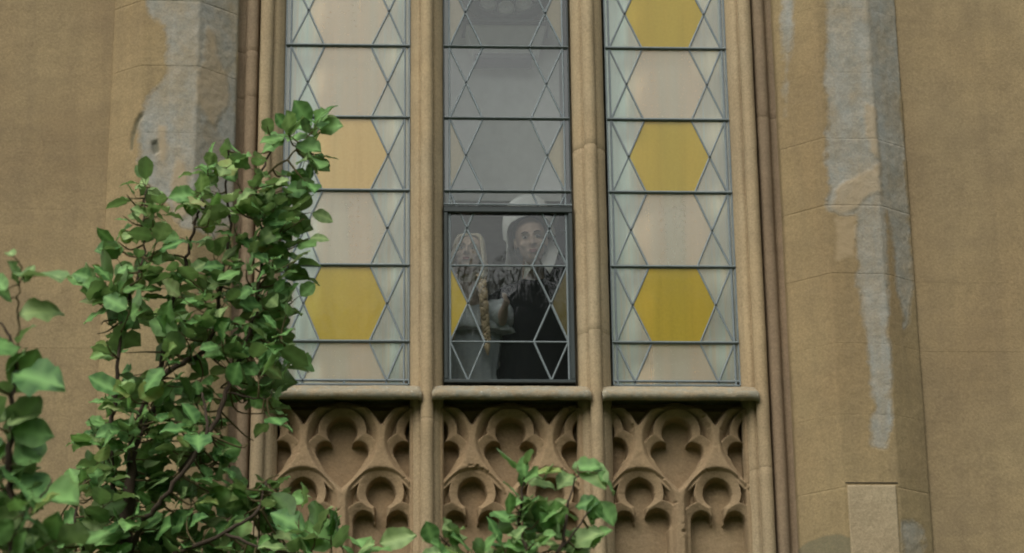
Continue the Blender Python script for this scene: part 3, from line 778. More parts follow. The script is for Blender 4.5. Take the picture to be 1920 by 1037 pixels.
# --- girl: long fair hair, grey blue dress with lace cape
def girl():
    hp = at(879, 478, .27); bx, by = hp.x+.012, .46; sh = hp.z-.215
    e = empty('person', (bx, by, FLOOR)); tag(e, 'fair haired girl in grey blue lace dress behind the casement, reaching to her side', 'person')
    I = Matrix.Translation(-Vector((bx, by, FLOOR)))
    T = I @ Matrix.Translation(hp) @ Matrix.Rotation(R(-8), 4, 'Z') @ Matrix.Rotation(R(-6), 4, 'X') @ Matrix.Rotation(R(4), 4, 'Y') @ Matrix.Scale(.90, 4)
    z0 = sh-FLOOR
    L = lambda x, y, z: Vector((x, y, z))
    hand = I @ at(948, 571, .25)
    elbow = L(.125, 0, z0-.05).lerp(hand, .5)+L(0, 0, -.035)
    P = hd(T, head_parts())
    P += [capsule((hp.x-bx, hp.y-by+.03, hp.z-FLOOR-.07), (0, 0, z0-.01), .043, .048), capsule((-.105, 0, z0-.03), (.105, 0, z0-.03), .045, .045),
          ell((0, .0, z0-.15), (.125, .085, .17)), ell((0, .0, z0-.34), (.105, .08, .13)), ell((0, .005, z0-.48), (.135, .10, .12))]
    for s in (-1, 1): P += [capsule((s*.065, 0, z0-.52), (s*.06, -.01, .42), .070, .045), capsule((s*.06, -.01, .42), (s*.06, 0, .06), .044, .030), capsule((s*.06, .01, .035), (s*.062, -.12, .028), .030, .024)]
    P += [capsule((.125, 0, z0-.04), elbow, .042, .034), capsule(elbow, hand-(hand-elbow).normalized()*.03, .032, .020)]
    P += hand_parts(hand-(hand-elbow).normalized()*.03, hand-elbow, None, L(0, 0, 1), .82)
    ew = L(-.165, -.01, z0-.27); hw2 = L(-.12, -.10, z0-.48)
    P += [capsule((-.125, 0, z0-.04), ew, .042, .032), capsule(ew, hw2, .030, .020)]+hand_parts(hw2, hw2-ew, None, L(1, 0, 0), .82)
    fuse('body', P, SK, e, .0055)
    face_bits(T, e, simple('fair_eyebrow', (.42, .31, .22), .8))
    DR = simple('grey_blue_cloth', (.34, .38, .41), .9, .1, .25, 60); LC = simple('grey_lace', (.52, .57, .60), .9, .1, .45, 110)
    dress = loft([(0, .0, z0+.012, .055, .052, 0), (0, 0, z0-.002, .085, .062, .01), (0, 0, z0-.04, .150, .078, .02), (0, 0, z0-.10, .158, .100, .03), (0, 0, z0-.20, .140, .102, .04), (0, 0, z0-.33, .122, .094, .04), (0, 0, z0-.40, .135, .105, .06), (0, 0, z0-.55, .185, .15, .09), (0, 0, z0-.85, .19, .16, .10), (0, 0, .05, .21, .18, .12)], 64, 1, nf=15)
    d = obj('dress', *dress, DR, e, True)
    # lace cape with ruffled edge, sleeve spreading to the hand
    cape = loft([(0, -.004, z0+.018, .060, .058, 0), (0, 0, z0+.004, .095, .072, .02), (0, 0, z0-.03, .165, .096, .04), (.004, -.004, z0-.085, .190, .125, .08), (.006, -.006, z0-.13, .205, .140, .14), (.006, -.006, z0-.133, .190, .128, .14)], 90, 2, nf=19)
    obj('lace_cape', *cape, LC, e, True)
    a = L(.115, -.0, z0-.05); mid = a.lerp(hand, .55)+L(0, 0, -.01)
    dirn = (hand-a)
    sl_ = smooth_line([a, a.lerp(hand, .3), mid, a.lerp(hand, .86)], 5)
    rad = [.060+.045*math.sin(PI*min(1, (i/(len(sl_)-1))*.9+.15))**1-.060*(i/(len(sl_)-1)) for i in range(len(sl_))]
    v, f = tube_geo(sl_, rad, 22)
    v = [Vector(p)+Vector((0, 0, 0))*0+Vector((.004*math.sin(60*p[2]), .004*math.sin(70*p[0]), .005*math.sin(90*p[0]))) for p in v]
    obj('sleeve', v, f, LC, e, True)
    v, f = tube_geo(smooth_line([(-.115, 0, z0-.05), ew, ew.lerp(hw2, .85)], 6), [.055]*4+[.05]*4+[.045]*4+[.042], 18); obj('sleeve', v, f, DR, e, True)
    HA = simple('fair_hair', (.74, .67, .54), .5, .4, .35, 120)
    hr = MB(); r = random.Random(4)
    hr2 = hd(T, [ell((0, .028, .034), (.083, .090, .088)), ell((0, .055, -.04), (.078, .06, .10))])
    strands = []
    for s in (-1, 1):
        for k in range(15):
            t = k/14
            root = Vector((s*.006, -.055+.13*t, .108-.10*(t-.4)**2))
            side = Vector((s*(.068+.006*r.random()), -.045+.10*t, .035+.02*r.random())); low = Vector((s*(.082+.008*r.random()), -.028+.085*t, -.06)); lo2 = Vector((s*(.078+.01*r.random()), -.03+.07*t, -.15))
            strands.append(([root, (root+side)/2+Vector((s*.014, 0, .020)), side, low, lo2], [.006, .009, .011, .011, .010]))
    for ln, rd in strands:
        q = smooth_line([T @ p for p in ln], 3); hr.add(tube_geo(q, [np.interp(i/(len(q)-1), [0, .25, .5, .75, 1], rd) for i in range(len(q))], 6))
    for x in hr2: hr.add(x)
    hr.build('hair', HA, e, True)
    # two plaits falling over the shoulders
    pl_ = MB()
    for s, zend, xo in ((1, -.30, .070), (-1, -.24, -.085)):
        base = T @ Vector((s*.075, -.01, -.12))
        for ph in (0, 2.1, 4.2):
            q = []
            for i in range(40):
                t = i/39; c0 = base.lerp(Vector((xo*1.05, -.135, base.z+zend)), t) + Vector((0, -.05*math.sin(PI*min(1, t*1.4))*.5, 0))
                q.append(c0+Vector((.014*math.cos(t*34+ph), .010*math.sin(t*34*2+ph), 0)))
            pl_.add(tube_geo(q, [.0125*(1-.35*i/39) for i in range(40)], 7))
        c0 = Vector((xo*1.05, -.135, base.z+zend)); pl_.add(tube_geo([c0, c0+Vector((0, 0, -.03)), c0+Vector((.004, 0, -.075))], [.009, .017, .004], 8))
    pl_.build('plait', simple('plaited_hair', (.60, .47, .31), .5, .4, .35, 120), e, True)
girl()
# --- woman: black dress, white pointed collar, tall white cap, leaning her head down to the girl
def woman():
    hp = at(995, 450, .36); bx, by = hp.x+.02, .52; sh = hp.z-.165; z0 = sh-FLOOR
    e = empty('person', (bx, by, FLOOR)); tag(e, 'woman in black dress and tall white cap leaning her head towards the girl', 'person')
    I = Matrix.Translation(-Vector((bx, by, FLOOR)))
    T = I @ Matrix.Translation(hp) @ Matrix.Rotation(R(-7), 4, 'Y') @ Matrix.Rotation(R(-2), 4, 'Z') @ Matrix.Rotation(R(12), 4, 'X') @ Matrix.Scale(1.03, 4)
    L = lambda x, y, z: Vector((x, y, z))
    nb = T @ Vector((0, .03, -.08))
    P = hd(T, head_parts())
    P += [capsule(nb, (0, 0, z0+.0), .050, .058), capsule((-.145, 0, z0-.085), (.145, 0, z0-.085), .050, .050), ell((0, 0, z0-.19), (.155, .105, .20)), ell((0, 0, z0-.42), (.13, .10, .16)), ell((0, .005, z0-.58), (.17, .125, .14))]
    for s in (-1, 1): P += [capsule((s*.08, 0, z0-.62), (s*.075, -.01, .46), .085, .055), capsule((s*.075, -.01, .46), (s*.075, 0, .07), .052, .036), capsule((s*.075, .01, .04), (s*.078, -.14, .032), .036, .027)]
    for s in (-1, 1):
        ew = L(s*.235, -.01, z0-.33); hn = L(s*.215, -.07, z0-.60)
        P += [capsule((s*.160, 0, z0-.095), ew, .048, .040), capsule(ew, hn, .038, .024)]+hand_parts(hn, hn-ew, None, L(0, 0, 1), 1)
    fuse('body', P, SK2, e, .006)
    face_bits(T, e)
    BK = simple('black_wool', (.010, .012, .014), .85, .15, .2, 80)
    d = loft([(0, .0, z0+.012, .062, .060, 0), (0, 0, z0-.006, .105, .072, .0), (0, 0, z0-.03, .165, .088, .01), (0, 0, z0-.065, .215, .10, .02), (0, 0, z0-.12, .222, .125, .03), (0, 0, z0-.25, .200, .135, .03), (0, 0, z0-.42, .165, .125, .04), (0, 0, z0-.52, .20, .15, .05), (0, 0, z0-.75, .24, .20, .10), (0, 0, .05, .28, .26, .12)], 64, 3)
    obj('dress', *d, BK, e, True)
    for s in (-1, 1):
        ew = L(s*.235, -.01, z0-.33); hn = L(s*.215, -.07, z0-.60)
        q = smooth_line([(s*.160, 0, z0-.095), ew, ew.lerp(hn, .9)], 6); v, f = tube_geo(q, [.072-.022*i/(len(q)-1) for i in range(len(q))], 18); obj('sleeve', v, f, BK, e, True)
    W_ = simple('white_linen', (.84, .86, .85), .9, .1, .06, 40)
    # pointed collar, two thick cloth points lying on the chest
    def plate(name, pts, th, mat, y0=-.115):
        n = len(pts); v = [(x, y, z) for x, y, z in pts]+[(x, y+th, z) for x, y, z in pts]
        f = [tuple(range(n)), tuple(range(n, 2*n))[::-1]]+[(i, i+n, (i+1) % n+n, (i+1) % n) for i in range(n)]
        return obj(name, v, f, mat, e)
    def q(px, py, y=.27): p = I @ at(px, py, y+.115); return (p.x, p.y, p.z)
    plate('collar', [q(1004, 476, .30), q(1036, 452, .33), q(1047, 470, .30), q(1041, 492, .265), q(1031, 513, .24), q(1019, 497, .25), q(1008, 488, .27)], .006, W_)
    plate('collar', [q(986, 476, .29), q(1006, 480, .30), q(1000, 500, .26), q(982, 523, .24), q(984, 500, .265)], .006, W_)
    # tall white cap framing the face, falling at the back and left side
    prof = [(-.112, -.020, -.01), (-.112, -.045, .035), (-.100, -.068, .070), (-.068, -.088, .088), (-.032, -.096, .096), (0, -.099, .099), (.032, -.096, .097), (.068, -.086, .090), (.094, -.066, .070), (.104, -.040, .035), (.106, -.016, -.01)]
    front = [Vector(p) for p in prof]
    rows = [front]
    for k, (sx, dy, dz, top) in enumerate(((1.12, .022, .025, .110), (1.14, .060, .030, .165), (1.02, .110, .01, .165), (.82, .155, -.02, .120), (.55, .185, -.06, .045), (.10, .195, -.10, .0))):
        rows.append([Vector((p.x*sx, p.y*.5+dy-.02, p.z+dz+top*max(0, (p.z-.02)/.12)**1.2)) for p in front])
    nn = len(front); v = [T @ p for r_ in rows for p in r_]
    nv = len(v); v += [T @ (p*.972+Vector((0, .004, 0))) for r_ in rows for p in r_]
    f = []
    for i in range(len(rows)-1):
        for k in range(nn-1):
            a_ = i*nn+k; f += [(a_, a_+1, a_+nn+1, a_+nn), (nv+a_, nv+a_+nn, nv+a_+nn+1, nv+a_+1)]
    for k in range(nn-1): f.append((k, nv+k, nv+k+1, k+1))
    o = obj('cap', v, f, W_, e, True)
    ss = o.modifiers.new('subdivision', 'SUBSURF'); ss.levels = ss.render_levels = 2
    # hanging lappet on the left of the face
    lp = [[Vector((-.100, -.020, .045)), Vector((-.110, .02, .060)), Vector((-.10, .07, .06))], [Vector((-.112, -.010, -.02)), Vector((-.122, .03, -.01)), Vector((-.105, .08, 0))], [Vector((-.128, .0, -.085)), Vector((-.120, .03, -.08)), Vector((-.10, .08, -.08))], [Vector((-.150, .0, -.125)), Vector((-.128, .03, -.125)), Vector((-.10, .08, -.13))]]
    v = [T @ p for r_ in lp for p in r_]; f = [(i*3+k, i*3+k+1, i*3+k+4, i*3+k+3) for i in range(3) for k in range(2)]
    o = obj('lappet', v, f, W_, e, True); sm = o.modifiers.new('thickness', 'SOLIDIFY'); sm.thickness = .004; ss = o.modifiers.new('subdivision', 'SUBSURF'); ss.levels = ss.render_levels = 2
    HB = simple('hair_cap_shade', (.24, .23, .22), .5, .4, .3, 100)  # grey colour paints the shade under the cap onto the hair
    hb = MB()
    for x in hd(T, [ell((0, .030, .036), (.082, .088, .088)), ell((0, .05, -.03), (.078, .055, .08))]): hb.add(x)
    hb.build('hair', HB, e, True)
    # black shawl drawn up behind the right shoulder
    sv = loft([(.10, .045, z0-.30, .17, .13, .05), (.11, .045, z0-.12, .165, .12, .05), (.125, .05, z0+.02, .13, .10, .05), (.135, .055, z0+.16, .095, .08, .05), (.13, .06, z0+.27, .06, .055, .05), (.125, .06, z0+.31, .02, .02, 0)], 40, 5, nf=9)
    obj('shawl', *sv, BK, e, True)
woman()
# ------------------------------------------------------------------ leafy plants in front of the facade
def leaf_material(name, c0, c1, c2, yel):
    t = NT(name); g = t.n('ShaderNodeNewGeometry'); oi = t.n('ShaderNodeObjectInfo')
    at_ = t.n('ShaderNodeAttribute'); at_.attribute_name = 'wear'; sep = t.n('ShaderNodeSeparateColor'); t.l(at_.outputs['Color'], sep.inputs[0])
    rnd = t.math('FRACT', t.math('ADD', t.math('MULTIPLY', oi.outputs['Random'], 7.3), t.math('MULTIPLY', g.outputs['Random Per Island'], 5.1)))
    col = t.ramp(rnd, [(0, c0), (.35, c1), (.72, c2), (.93, c2), (.985, yel)])
    P = g.outputs['Position']; n = t.noise(P, 55, 4, .6)
    col = t.mix(t.math('MULTIPLY', n, .45), col, tuple(x*.55 for x in c0))
    # R = vein, G = rim
    col = t.mix(t.math('MULTIPLY', sep.outputs[0], .50), col, tuple(min(1, x*2.2+.02) for x in c2))
    rimn = t.ramp(t.math('ADD', sep.outputs[1], t.math('MULTIPLY', t.math('SUBTRACT', t.noise(P, 30, 3), .5), .5)), [(.72, 0.), (1., 1.)])
    col = t.mix(t.math('MULTIPLY', rimn, t.math('MULTIPLY', rnd, .25)), col, (.20, .22, .07))
    back = t.mix(g.outputs['Backfacing'], col, t.mix(.5, col, (.16, .20, .12)))
    b = t.n('ShaderNodeBsdfPrincipled'); t.l(back, b.inputs['Base Color']); b.inputs['Roughness'].default_value = .54; b.inputs['Specular IOR Level'].default_value = .26
    bn = t.n('ShaderNodeBump'); bn.inputs['Strength'].default_value = .5; bn.inputs['Distance'].default_value = .003
    t.l(t.math('ADD', t.math('MULTIPLY', sep.outputs[0], -.6), t.noise(P, 130, 3)), bn.inputs['Height']); t.l(bn.outputs[0], b.inputs['Normal'])
    tl = t.n('ShaderNodeBsdfTranslucent'); t.l(t.mix(.5, back, (.16, .26, .04)), tl.inputs[0])
    mx = t.n('ShaderNodeMixShader'); mx.inputs[0].default_value = .33; t.l(b.outputs[0], mx.inputs[1]); t.l(tl.outputs[0], mx.inputs[2]); t.l(mx.outputs[0], t.out.inputs[0])
    return t.m
LM = leaf_material('green_leaf', (.046, .132, .040), (.088, .212, .062), (.155, .300, .092), (.30, .34, .09))
LP = leaf_material('pale_leaf', (.13, .24, .085), (.19, .30, .11), (.25, .34, .14), (.38, .34, .16))
BM = simple('bark', (.050, .036, .026), .9, .2, .4, 60); TW = simple('young_twig', (.095, .075, .035), .8, .2, .3, 60)
def leaf_mesh(k, mat):
    r = random.Random(100+k); rows = 7; v = []; f = []; A = []
    fold = r.uniform(.03, .40); curl = r.uniform(-.42, .15); wdt = r.uniform(.31, .42); tw = r.uniform(-.4, .4); bend = r.uniform(-.1, .1); wav = r.uniform(.02, .085)
    for i in range(rows+1):
        t = i/rows
        w_ = wdt*(math.sin(PI*min(1, t**.90))**.60) if 0 < t < 1 else (.03 if t == 0 else .0)
        if i == rows-1: w_ *= .86
        for j in range(-2, 3):
            u = j/2; x = w_*u; z = fold*abs(x)+curl*t*t*.8+wav*math.sin(7*t*2+j*1.7)*abs(u)
            x2 = x+bend*t*t; z += tw*x*t
            x2 *= 1+(.06*math.sin(11*t+k) if abs(j) == 2 else 0); v.append((x2, t, z)); A.append((1. if j == 0 else (.35 if i % 2 else 0), abs(u) if 0 < t < 1 else 1., 0))
    for i in range(rows):
        for j in range(4): a = i*5+j; f.append((a, a+1, a+6, a+5))
    me = mesh_data('leaf', v, f, mat, True)
    ca = me.color_attributes.new('wear', 'FLOAT_COLOR', 'POINT'); ca.data.foreach_set('color', np.array([(*a, 1) for a in A], np.float32).ravel())
    return me, np.array(v), f, A
LV = [leaf_mesh(k, LM) for k in range(10)]; LVP = [leaf_mesh(20+k, LP) for k in range(5)]
def orient(d, nrm):
    d = d.normalized(); x = d.cross(nrm)
    if x.length < .05: x = d.cross(Vector((1, .1, 0)))
    x.normalize(); z = x.cross(d); return Matrix((x, d, z)).transposed()
class Plant:
    def __init__(s, name, label, cat, base, seed):
        s.root = empty(name, base); s.base = Vector(base); tag(s.root, label, cat); s.r = random.Random(seed); s.leaves = []; s.seg = []; s.twigs = MB()
    def branch(s, name, pts, r0, r1, mat=None, k=5):
        q = smooth_line(pts, k); q = [p+Vector((s.r.gauss(0, .003), s.r.gauss(0, .004), s.r.gauss(0, .002))) for p in q]; n = len(q)
        rad = [.82*(r0+(r1-r0)*i/(n-1))*(1+.10*s.r.uniform(-1, 1)) for i in range(n)]
        v, f = tube_geo([p-s.base for p in q], rad, 8); obj(name, v, f, mat or BM, s.root, True); s.seg += q; return q
    def leaf(s, p, d, nrm, size, pale=0.0):
        s.leaves.append((Vector(p), Vector(d), Vector(nrm), size, s.r.random() < pale))
    def rnorm(s): # mostly up and a little outward to the front
        r = s.r; return Vector((r.gauss(0, .62), -.62+r.gauss(0, .55), .75+r.gauss(0, .45))).normalized()
    def spray(s, tip, n, size, spread=.05, start=None, pale=0.0, ok=None):
        tip = Vector(tip); r = s.r
        b = start or min(s.seg, key=lambda q: (q-tip).length+.25*max(0, q.z-tip.z+.02))
        dirn = tip-b; L = dirn.length
        if L < .01: return
        mid = b.lerp(tip, .5)+Vector((r.gauss(0, .12), r.gauss(0, .12), r.gauss(-.10, .08)))*L
        q = smooth_line([b, mid, tip], 5)
        s.twigs.add(tube_geo([p-s.base for p in q], [.0042-(.0026*i/(len(q)-1)) for i in range(len(q))], 5))
        td = (q[-1]-q[-2]).normalized()
        for k in range(n):
            t = 1-(k/n)**1.1*.9 if L > .14 else 1-(k/n)*.6
            i = t*(len(q)-1); a = q[int(i)]; c = q[min(int(i)+1, len(q)-1)]; p = a.lerp(c, i-int(i))
            ang = k*2.4+r.uniform(-.5, .5)
            side = Vector((math.cos(ang), math.sin(ang)*.75, r.gauss(.05, .35)))
            d = (side*(.85 if k else .3)+td*(.45 if k else 1)+Vector((0, -.10, -.05))).normalized()
            pet = size*r.uniform(.16, .34); p1 = p+d*pet
            if ok and not ok(p1+d*size*.5): continue
            if not ok or True:
                s.twigs.add(tube_geo([p-s.base, p+d*pet*.5+Vector((0, 0, .002))-s.base, p1-s.base], [.0013, .0011, .0010], 4))
            nn = s.rnorm(); s.leaf(p1, d+Vector((0, 0, r.gauss(-.1, .15))), nn, size*r.uniform(.72, 1.18)*(.85 if k == 0 else 1), pale)
    def finish(s, limit=300):
        s.twigs.build('twigs', TW, s.root, True)['kind'] = 'stuff'
        def vis(L):
            p = L[0]-CAM; z = p.dot(AF); x = 960+FPX*p.dot(AR)/z; y = 518.5-FPX*p.dot(AU)/z
            inside = -40 < x < 1960 and -40 < y < 1060
            return (0 if inside else 1, p.y+s.r.uniform(-.05, .05)-L[3])
        s.leaves.sort(key=vis)
        big = s.leaves[:limit]; rest = s.leaves[limit:]
        for p, d, n, z, pale in big:
            me = s.r.choice(LVP if pale else LV)[0]; o = bpy.data.objects.new('leaf', me)
            o.matrix_world = Matrix.Translation(p-s.base) @ orient(d, n).to_4x4() @ Matrix.Scale(z, 4)
            link(o, s.root)
        if rest:
            for mat, flag, nm in ((LM, False, 'foliage'), (LP, True, 'pale_foliage')):
                VV = []; FF = []; AA = []; c = 0
                for p, d, n, z, pale in rest:
                    if pale != flag: continue
                    _, v, f, A = s.r.choice(LVP if pale else LV); Mx = np.array(orient(d, n))*z
                    VV.append(v @ Mx.T+np.array(p-s.base)); FF += [tuple(i+c for i in q) for q in f]; AA += A; c += len(v)
                if not VV: continue
                me = mesh_data(nm, np.vstack(VV).tolist(), FF, mat, True)
                ca = me.color_attributes.new('wear', 'FLOAT_COLOR', 'POINT'); ca.data.foreach_set('color', np.array([(*a, 1) for a in AA], np.float32).ravel())
                o = link(bpy.data.objects.new(nm, me), s.root); o['kind'] = 'stuff'
def inpoly(x, y, P):
    c = False; n = len(P)
    for i in range(n):
        x0, y0 = P[i]; x1, y1 = P[(i+1) % n]
        if (y0 > y) != (y1 > y) and x < x0+(y-y0)/(y1-y0)*(x1-x0): c = not c
    return c
def to_px(p):
    d = p-CAM; z = d.dot(AF); return 960+FPX*d.dot(AR)/z, 518.5-FPX*d.dot(AU)/z

# the small tree at the left of the window
def main_tree():
    Y = -3.25; A = lambda x, y, dy=0.: at(x, y, Y+dy)
    b = A(238, 1037); b = Vector((b.x-.02, Y+.05, -5.4))
    T = Plant('small_tree', 'leafy green small tree growing up against the left pier and window', 'tree', b, 5)
    T.branch('trunk', [b, (b.x+.03, Y+.04, -4.6), (b.x-.02, Y, -3.7), A(236, 1250), A(232, 1120), A(236, 1010), A(246, 900), A(251, 823)], .050, .017)
    T.branch('branch', [A(251, 823), A(265, 775), A(286, 722, -.02), A(312, 700, -.03), A(349, 677, -.03), A(376, 664), A(400, 622), A(410, 560), A(420, 500, .05), A(430, 420, .05), A(424, 345, .02), A(428, 285)], .016, .004)
    T.branch('branch', [A(238, 1010), A(212, 900, .05), A(208, 800, .05), A(215, 760, .03), A(220, 703), A(226, 626), A(237, 565), A(256, 520), A(272, 470), A(270, 410), A(272, 352)], .012, .003)
    T.branch('branch', [A(249, 840), A(290, 760, .12), A(310, 640, .12), A(325, 567, .08), A(343, 513, .05), A(352, 474, .03), A(366, 417), A(374, 392), A(382, 345)], .012, .004)
    T.branch('branch', [A(237, 1060), A(258, 1000, -.05), A(277, 970, -.08), A(306, 933, -.12), A(360, 860, -.15), A(388, 810, -.15), A(383, 770, -.15), A(378, 735, -.14)], .014, .004)
    T.branch('branch', [A(340, 885, -.1), A(400, 800, -.05), A(424, 735, -.05), A(445, 679, -.03), A(467, 626), A(482, 564), A(490, 500, .03), A(492, 440, .03), A(482, 400, .02), A(478, 361), A(489, 320), A(513, 272), A(522, 255)], .011, .0035)
    T.branch('branch', [A(490, 330), A(530, 305, -.03), A(560, 275, -.03), A(590, 240, -.03), A(604, 204, -.02)], .0055, .002, TW)
    T.branch('branch', [A(237, 1090), A(330, 1040, -.1), A(420, 1000, -.15), A(470, 970, -.15), A(488, 950, -.12), A(500, 900, -.10)], .011, .004)
    T.branch('branch', [A(420, 1000, -.15), A(500, 1030, -.2), A(580, 1040, -.22), A(640, 1042, -.24)], .007, .003)
    T.branch('branch', [A(233, 1120), A(170, 1050, -.05), A(140, 985, -.08), A(148, 930, -.05), A(160, 890)], .009, .003)
    T.branch('branch', [A(445, 679, -.03), A(490, 655, -.06), A(530, 650, -.08), A(556, 655, -.08)], .006, .0025)
    T.branch('branch', [A(424, 735, -.05), A(470, 745, -.08), A(500, 748, -.08)], .005, .0025)
    sil = [(600, 188), (662, 196), (655, 222), (640, 240), (625, 290), (600, 325), (588, 350), (585, 425), (572, 470), (562, 520), (545, 562), (540, 640), (592, 668), (575, 688), (535, 690), (523, 720), (535, 785), (500, 800), (478, 770), (468, 800), (480, 880), (520, 880), (545, 912), (530, 940), (560, 960), (560, 1100),
           (60, 1100), (60, 1000), (120, 985), (120, 890), (185, 865), (150, 825), (180, 780), (172, 745), (200, 715), (222, 705), (190, 660), (205, 625), (168, 590), (152, 540), (165, 505), (205, 498), (202, 462), (232, 440), (226, 400), (262, 380), (228, 372), (246, 335), (285, 328), (300, 350), (345, 356), (380, 318), (392, 262), (455, 258), (452, 300), (440, 338), (478, 300), (488, 268), (500, 228), (560, 228)]
    gaps = [(262, 668, 30, 45), (360, 700, 42, 16), (447, 800, 16, 50), (335, 420, 22, 24), (205, 690, 20, 16), (318, 955, 26, 18), (395, 828, 14, 12), (428, 590, 14, 14), (235, 480, 12, 16), (150, 940, 12, 18), (368, 486, 10, 12), (460, 330, 10, 30), (205, 600, 8, 20), (300, 700, 14, 16), (470, 880, 14, 30), (350, 640, 12, 10), (256, 760, 9, 20), (190, 740, 10, 10), (415, 770, 10, 14)]
    def free(x, y, g=1.0):
        if not inpoly(x, y, sil): return False
        return not any(((x-a)/(c*g))**2+((y-b_)/(d*g))**2 < 1 for a, b_, c, d in gaps)
    def ok(p): x, y = to_px(p); return y > 1000 or free(x, y, 1.08)
    # sprays read off the photograph
    for x, y, dy, n, sz, pale in ((604, 205, -.02, 4, .085, .5), (588, 243, -.03, 6, .105, .0), (545, 255, -.03, 5, .105, .2), (522, 262, 0, 5, .10, .2), (590, 290, -.03, 4, .10, .2), (428, 283, 0, 6, .10, .75), (405, 325, 0, 4, .095, .1), (270, 345, 0, 4, .085, 0), (250, 372, 0, 3, .085, 0),
                                  (252, 420, 0, 4, .085, 0), (300, 405, 0, 4, .095, 0), (225, 468, 0, 4, .10, .1), (182, 530, 0, 5, .105, .2), (200, 560, 0, 4, .08, 0), (205, 665, 0, 3, .08, 0), (556, 655, -.08, 7, .09, .1), (500, 748, -.08, 7, .10, .1), (512, 790, -.08, 3, .09, .1), (500, 905, -.1, 7, .10, .1), (545, 925, -.1, 5, .08, .2),
                                  (240, 742, -.1, 5, .12, .0), (165, 890, 0, 7, .10, 0), (180, 830, 0, 6, .09, 0), (570, 450, -.02, 5, .105, .2), (545, 500, -.02, 6, .105, .5), (540, 400, -.02, 5, .10, .3), (575, 400, -.02, 4, .10, .3), (555, 560, -.02, 4, .09, .1), (505, 560, -.05, 6, .10, .4), (520, 360, -.02, 6, .10, .2), (500, 300, 0, 5, .10, .3), (375, 365, 0, 6, .10, .15), (365, 400, 0, 6, .10, .1)):
        T.spray(A(x, y, dy), n, sz*.90, pale=pale)
    for x, y, sz in ((560, 975, .12), (588, 1000, .12), (640, 1025, .13), (690, 1030, .125), (620, 1010, .10), (660, 1045, .12), (600, 1050, .11), (560, 1040, .11)):
        T.spray(at(x, y, Y-.24), 3, sz, pale=.3)
    pts = []; tries = 0
    while tries < 9000 and len(pts) < 205:
        tries += 1; x = T.r.uniform(60, 600); y = T.r.uniform(225, 1100)
        if not free(x, y, 1.3): continue
        if any((x-a)**2+(y-b_)**2 < 30**2 for a, b_ in pts): continue
        pts.append((x, y))
    for x, y in pts:
        for lay in range(2 if y > 560 else 1):
            T.spray(A(x+T.r.gauss(0, 8)*lay, y+T.r.gauss(0, 8)*lay, T.r.uniform(-.16, .10)+.22*lay), T.r.choice((3, 4, 4, 5)), T.r.uniform(.066, .098), pale=.14 if y > 500 else .36, ok=ok)  # pale leaves are more frequent in the upper crown
    for k in range(90):   # below the picture the crown goes on
        p = Vector((b.x+T.r.gauss(0, .35), Y+T.r.gauss(0, .22), T.r.uniform(-3.2, -2.15)))
        T.spray(p, 5, .095)
    T.finish()
main_tree()
def near_shrub():
    Y = -5.6; A = lambda x, y, dy=0.: at(x, y, Y+dy); b0 = A(45, 1037); b = Vector((b0.x-.05, Y, -5.4))
    T = Plant('garden_shrub', 'leafy shrub with large green leaves at the left edge', 'shrub', b, 9)
    T.branch('stem', [b, (b.x+.02, Y, -4.6), A(0, 1350), A(28, 1150), A(22, 1000), A(18, 900), A(20, 800), A(22, 740), A(28, 690), A(26, 650), A(14, 622), A(-4, 600)], .016, .003)
    T.branch('stem', [A(28, 690), A(36, 620, .02), A(32, 570, .02), A(38, 535), A(42, 505)], .004, .0018, TW)
    T.branch('stem', [A(26, 1120), A(-30, 1000, .1), A(-60, 850, .1), A(-50, 700), A(-20, 560)], .010, .003)
    T.branch('stem', [A(22, 1000), A(70, 940, -.05), A(95, 900, -.05)], .006, .002)
    Lf = [(36, 590, 118, 572, 90, .9), (30, 735, 75, 655, 95, .6), (25, 700, 118, 715, 85, .7), (24, 690, 40, 660, 60, .5), (24, 800, 90, 790, 75, 1), (18, 800, 60, 760, 55, 1), (10, 790, -20, 760, 60, 1), (35, 830, 80, 840, 70, .3), (66, 920, 145, 950, 90, .2), (60, 905, 95, 890, 55, .3), (30, 885, 70, 935, 60, .6), (15, 640, -20, 650, 55, .5), (10, 545, -15, 520, 50, .8), (35, 535, 20, 490, 60, 1.4), (45, 530, 62, 495, 50, 1.4), (50, 515, 115, 512, 45, 1.4), (24, 480, 16, 470, 20, 1.4), (10, 740, -10, 720, 60, .6), (20, 560, -12, 535, 50, .5), (30, 870, 75, 850, 65, .6)]
    for x0, y0, x1, y1, sz, pl_ in Lf:
        p = A(x0, y0, T.r.uniform(-.06, .06)); q = A(x1, y1, T.r.uniform(-.12, .06)); L = (q-p).length
        T.leaf(p, q-p, Vector((T.r.gauss(0, .3), -.8, .5)), max(L, .04)*1.0, 1 if pl_ > .8 else 0)
        near = min(T.seg, key=lambda s_: (s_-p).length); T.twigs.add(tube_geo([near-b, (near+p)/2-b+Vector((0, 0, .004)), p-b], [.0022, .0017, .0013], 5))
    for x, y, n in ((20, 850, 4), (40, 900, 4), (10, 940, 4), (60, 980, 5), (30, 1000, 5), (90, 1020, 5), (5, 1010, 4), (120, 1030, 5), (-20, 900, 5), (-10, 800, 4), (-30, 700, 4), (50, 1040, 5), (150, 1050, 4), (10, 870, 4), (25, 660, 2), (15, 820, 3), (0, 960, 4), (80, 1060, 5), (45, 960, 4), (20, 1040, 5)):
        T.spray(A(x, y, T.r.uniform(-.12, .12)), n, T.r.uniform(.085, .105), pale=.2)
    for k in range(25): T.spray(Vector((b.x+T.r.gauss(0, .2), Y+T.r.gauss(0, .15), T.r.uniform(-3.9, -3.15))), 5, .10)
    T.finish()
near_shrub()
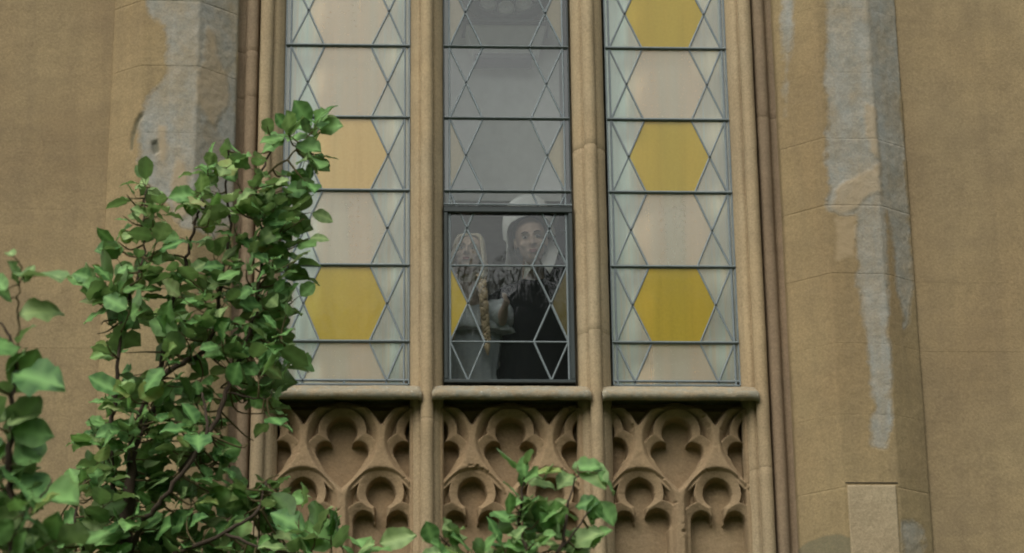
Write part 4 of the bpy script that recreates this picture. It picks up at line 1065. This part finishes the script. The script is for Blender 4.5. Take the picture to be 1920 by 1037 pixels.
def low_shrub():
    Y = -4.3; A = lambda x, y, dy=0.: at(x, y, Y+dy); b0 = A(1000, 1037); b = Vector((b0.x, Y, -5.4))
    T = Plant('garden_shrub', 'top of a leafy shrub rising before the middle and right tracery panels', 'shrub', b, 12)
    T.branch('stem', [b, (b.x-.03, Y, -4.5), A(1000, 1250), A(990, 1120), A(985, 1030), A(972, 985), A(978, 930), A(984, 885)], .014, .003)
    T.branch('stem', [A(990, 1120), A(1050, 1030, -.04), A(1062, 970, -.04), A(1070, 925, -.04), A(1085, 885, -.05)], .008, .002)
    T.branch('stem', [A(990, 1120), A(900, 1060), A(850, 1030), A(822, 1005)], .007, .002)
    T.branch('stem', [A(1050, 1030, -.04), A(1090, 980, -.04), A(1110, 950, -.04)], .004, .002)
    for x0, y0, x1, y1, pl_ in ((985, 895, 982, 852, 0), (995, 890, 1058, 888, 0), (990, 905, 1045, 915, 1), (1075, 890, 1045, 912, 2), (1072, 878, 1130, 880, 0), (1080, 865, 1145, 890, 1), (1120, 888, 1162, 922, 0), (985, 912, 975, 885, 0), (955, 965, 952, 922, 0), (978, 955, 1010, 935, 0), (1050, 985, 1042, 935, 0), (1110, 975, 1120, 935, 0), (1120, 940, 1150, 985, 0),
                             (812, 1020, 800, 975, 0), (835, 1030, 800, 1000, 0), (860, 1005, 845, 978, 1), (965, 985, 990, 960, 1), (985, 1000, 1030, 985, 0), (1060, 1030, 1125, 985, 1), (1060, 1050, 1100, 1020, 1), (1000, 1040, 960, 1000, 0), (930, 1025, 970, 1015, 0), (960, 1040, 1010, 1010, 1), (1030, 1000, 1020, 960, 0), (880, 1030, 850, 1000, 0), (900, 1035, 935, 1005, 0), (1045, 960, 1010, 950, 0), (965, 950, 1000, 925, 0), (1085, 1020, 1060, 990, 0), (1020, 900, 1035, 868, 0)):
        p = A(x0, y0, T.r.uniform(-.05, .05)); q = A(x1, y1, T.r.uniform(-.10, .04))
        T.leaf(p, q-p, Vector((T.r.gauss(0, .35), -.75, .6)), (q-p).length*.98, pl_)
        near = min(T.seg, key=lambda s_: (s_-p).length); T.twigs.add(tube_geo([near-b, (near+p)/2-b+Vector((0, 0, .004)), p-b], [.0022, .0017, .0013], 5))
    for x, y, n in ((984, 884, 3), (978, 935, 4), (965, 985, 4), (1065, 960, 3), (1000, 1020, 5), (1040, 1030, 5), (1090, 1030, 5), (950, 1030, 5), (890, 1045, 5), (840, 1035, 4), (1110, 1000, 3), (1010, 975, 4), (975, 1040, 5), (1060, 1045, 5), (1000, 960, 3), (1035, 1000, 4), (830, 1010, 3)):
        T.spray(A(x, y, T.r.uniform(-.08, .08)), n, T.r.uniform(.070, .095), pale=.3)
    for k in range(40): T.spray(Vector((b.x+T.r.gauss(0, .25), Y+T.r.gauss(0, .15), T.r.uniform(-3.4, -2.65))), 5, .10)
    T.finish()
low_shrub()
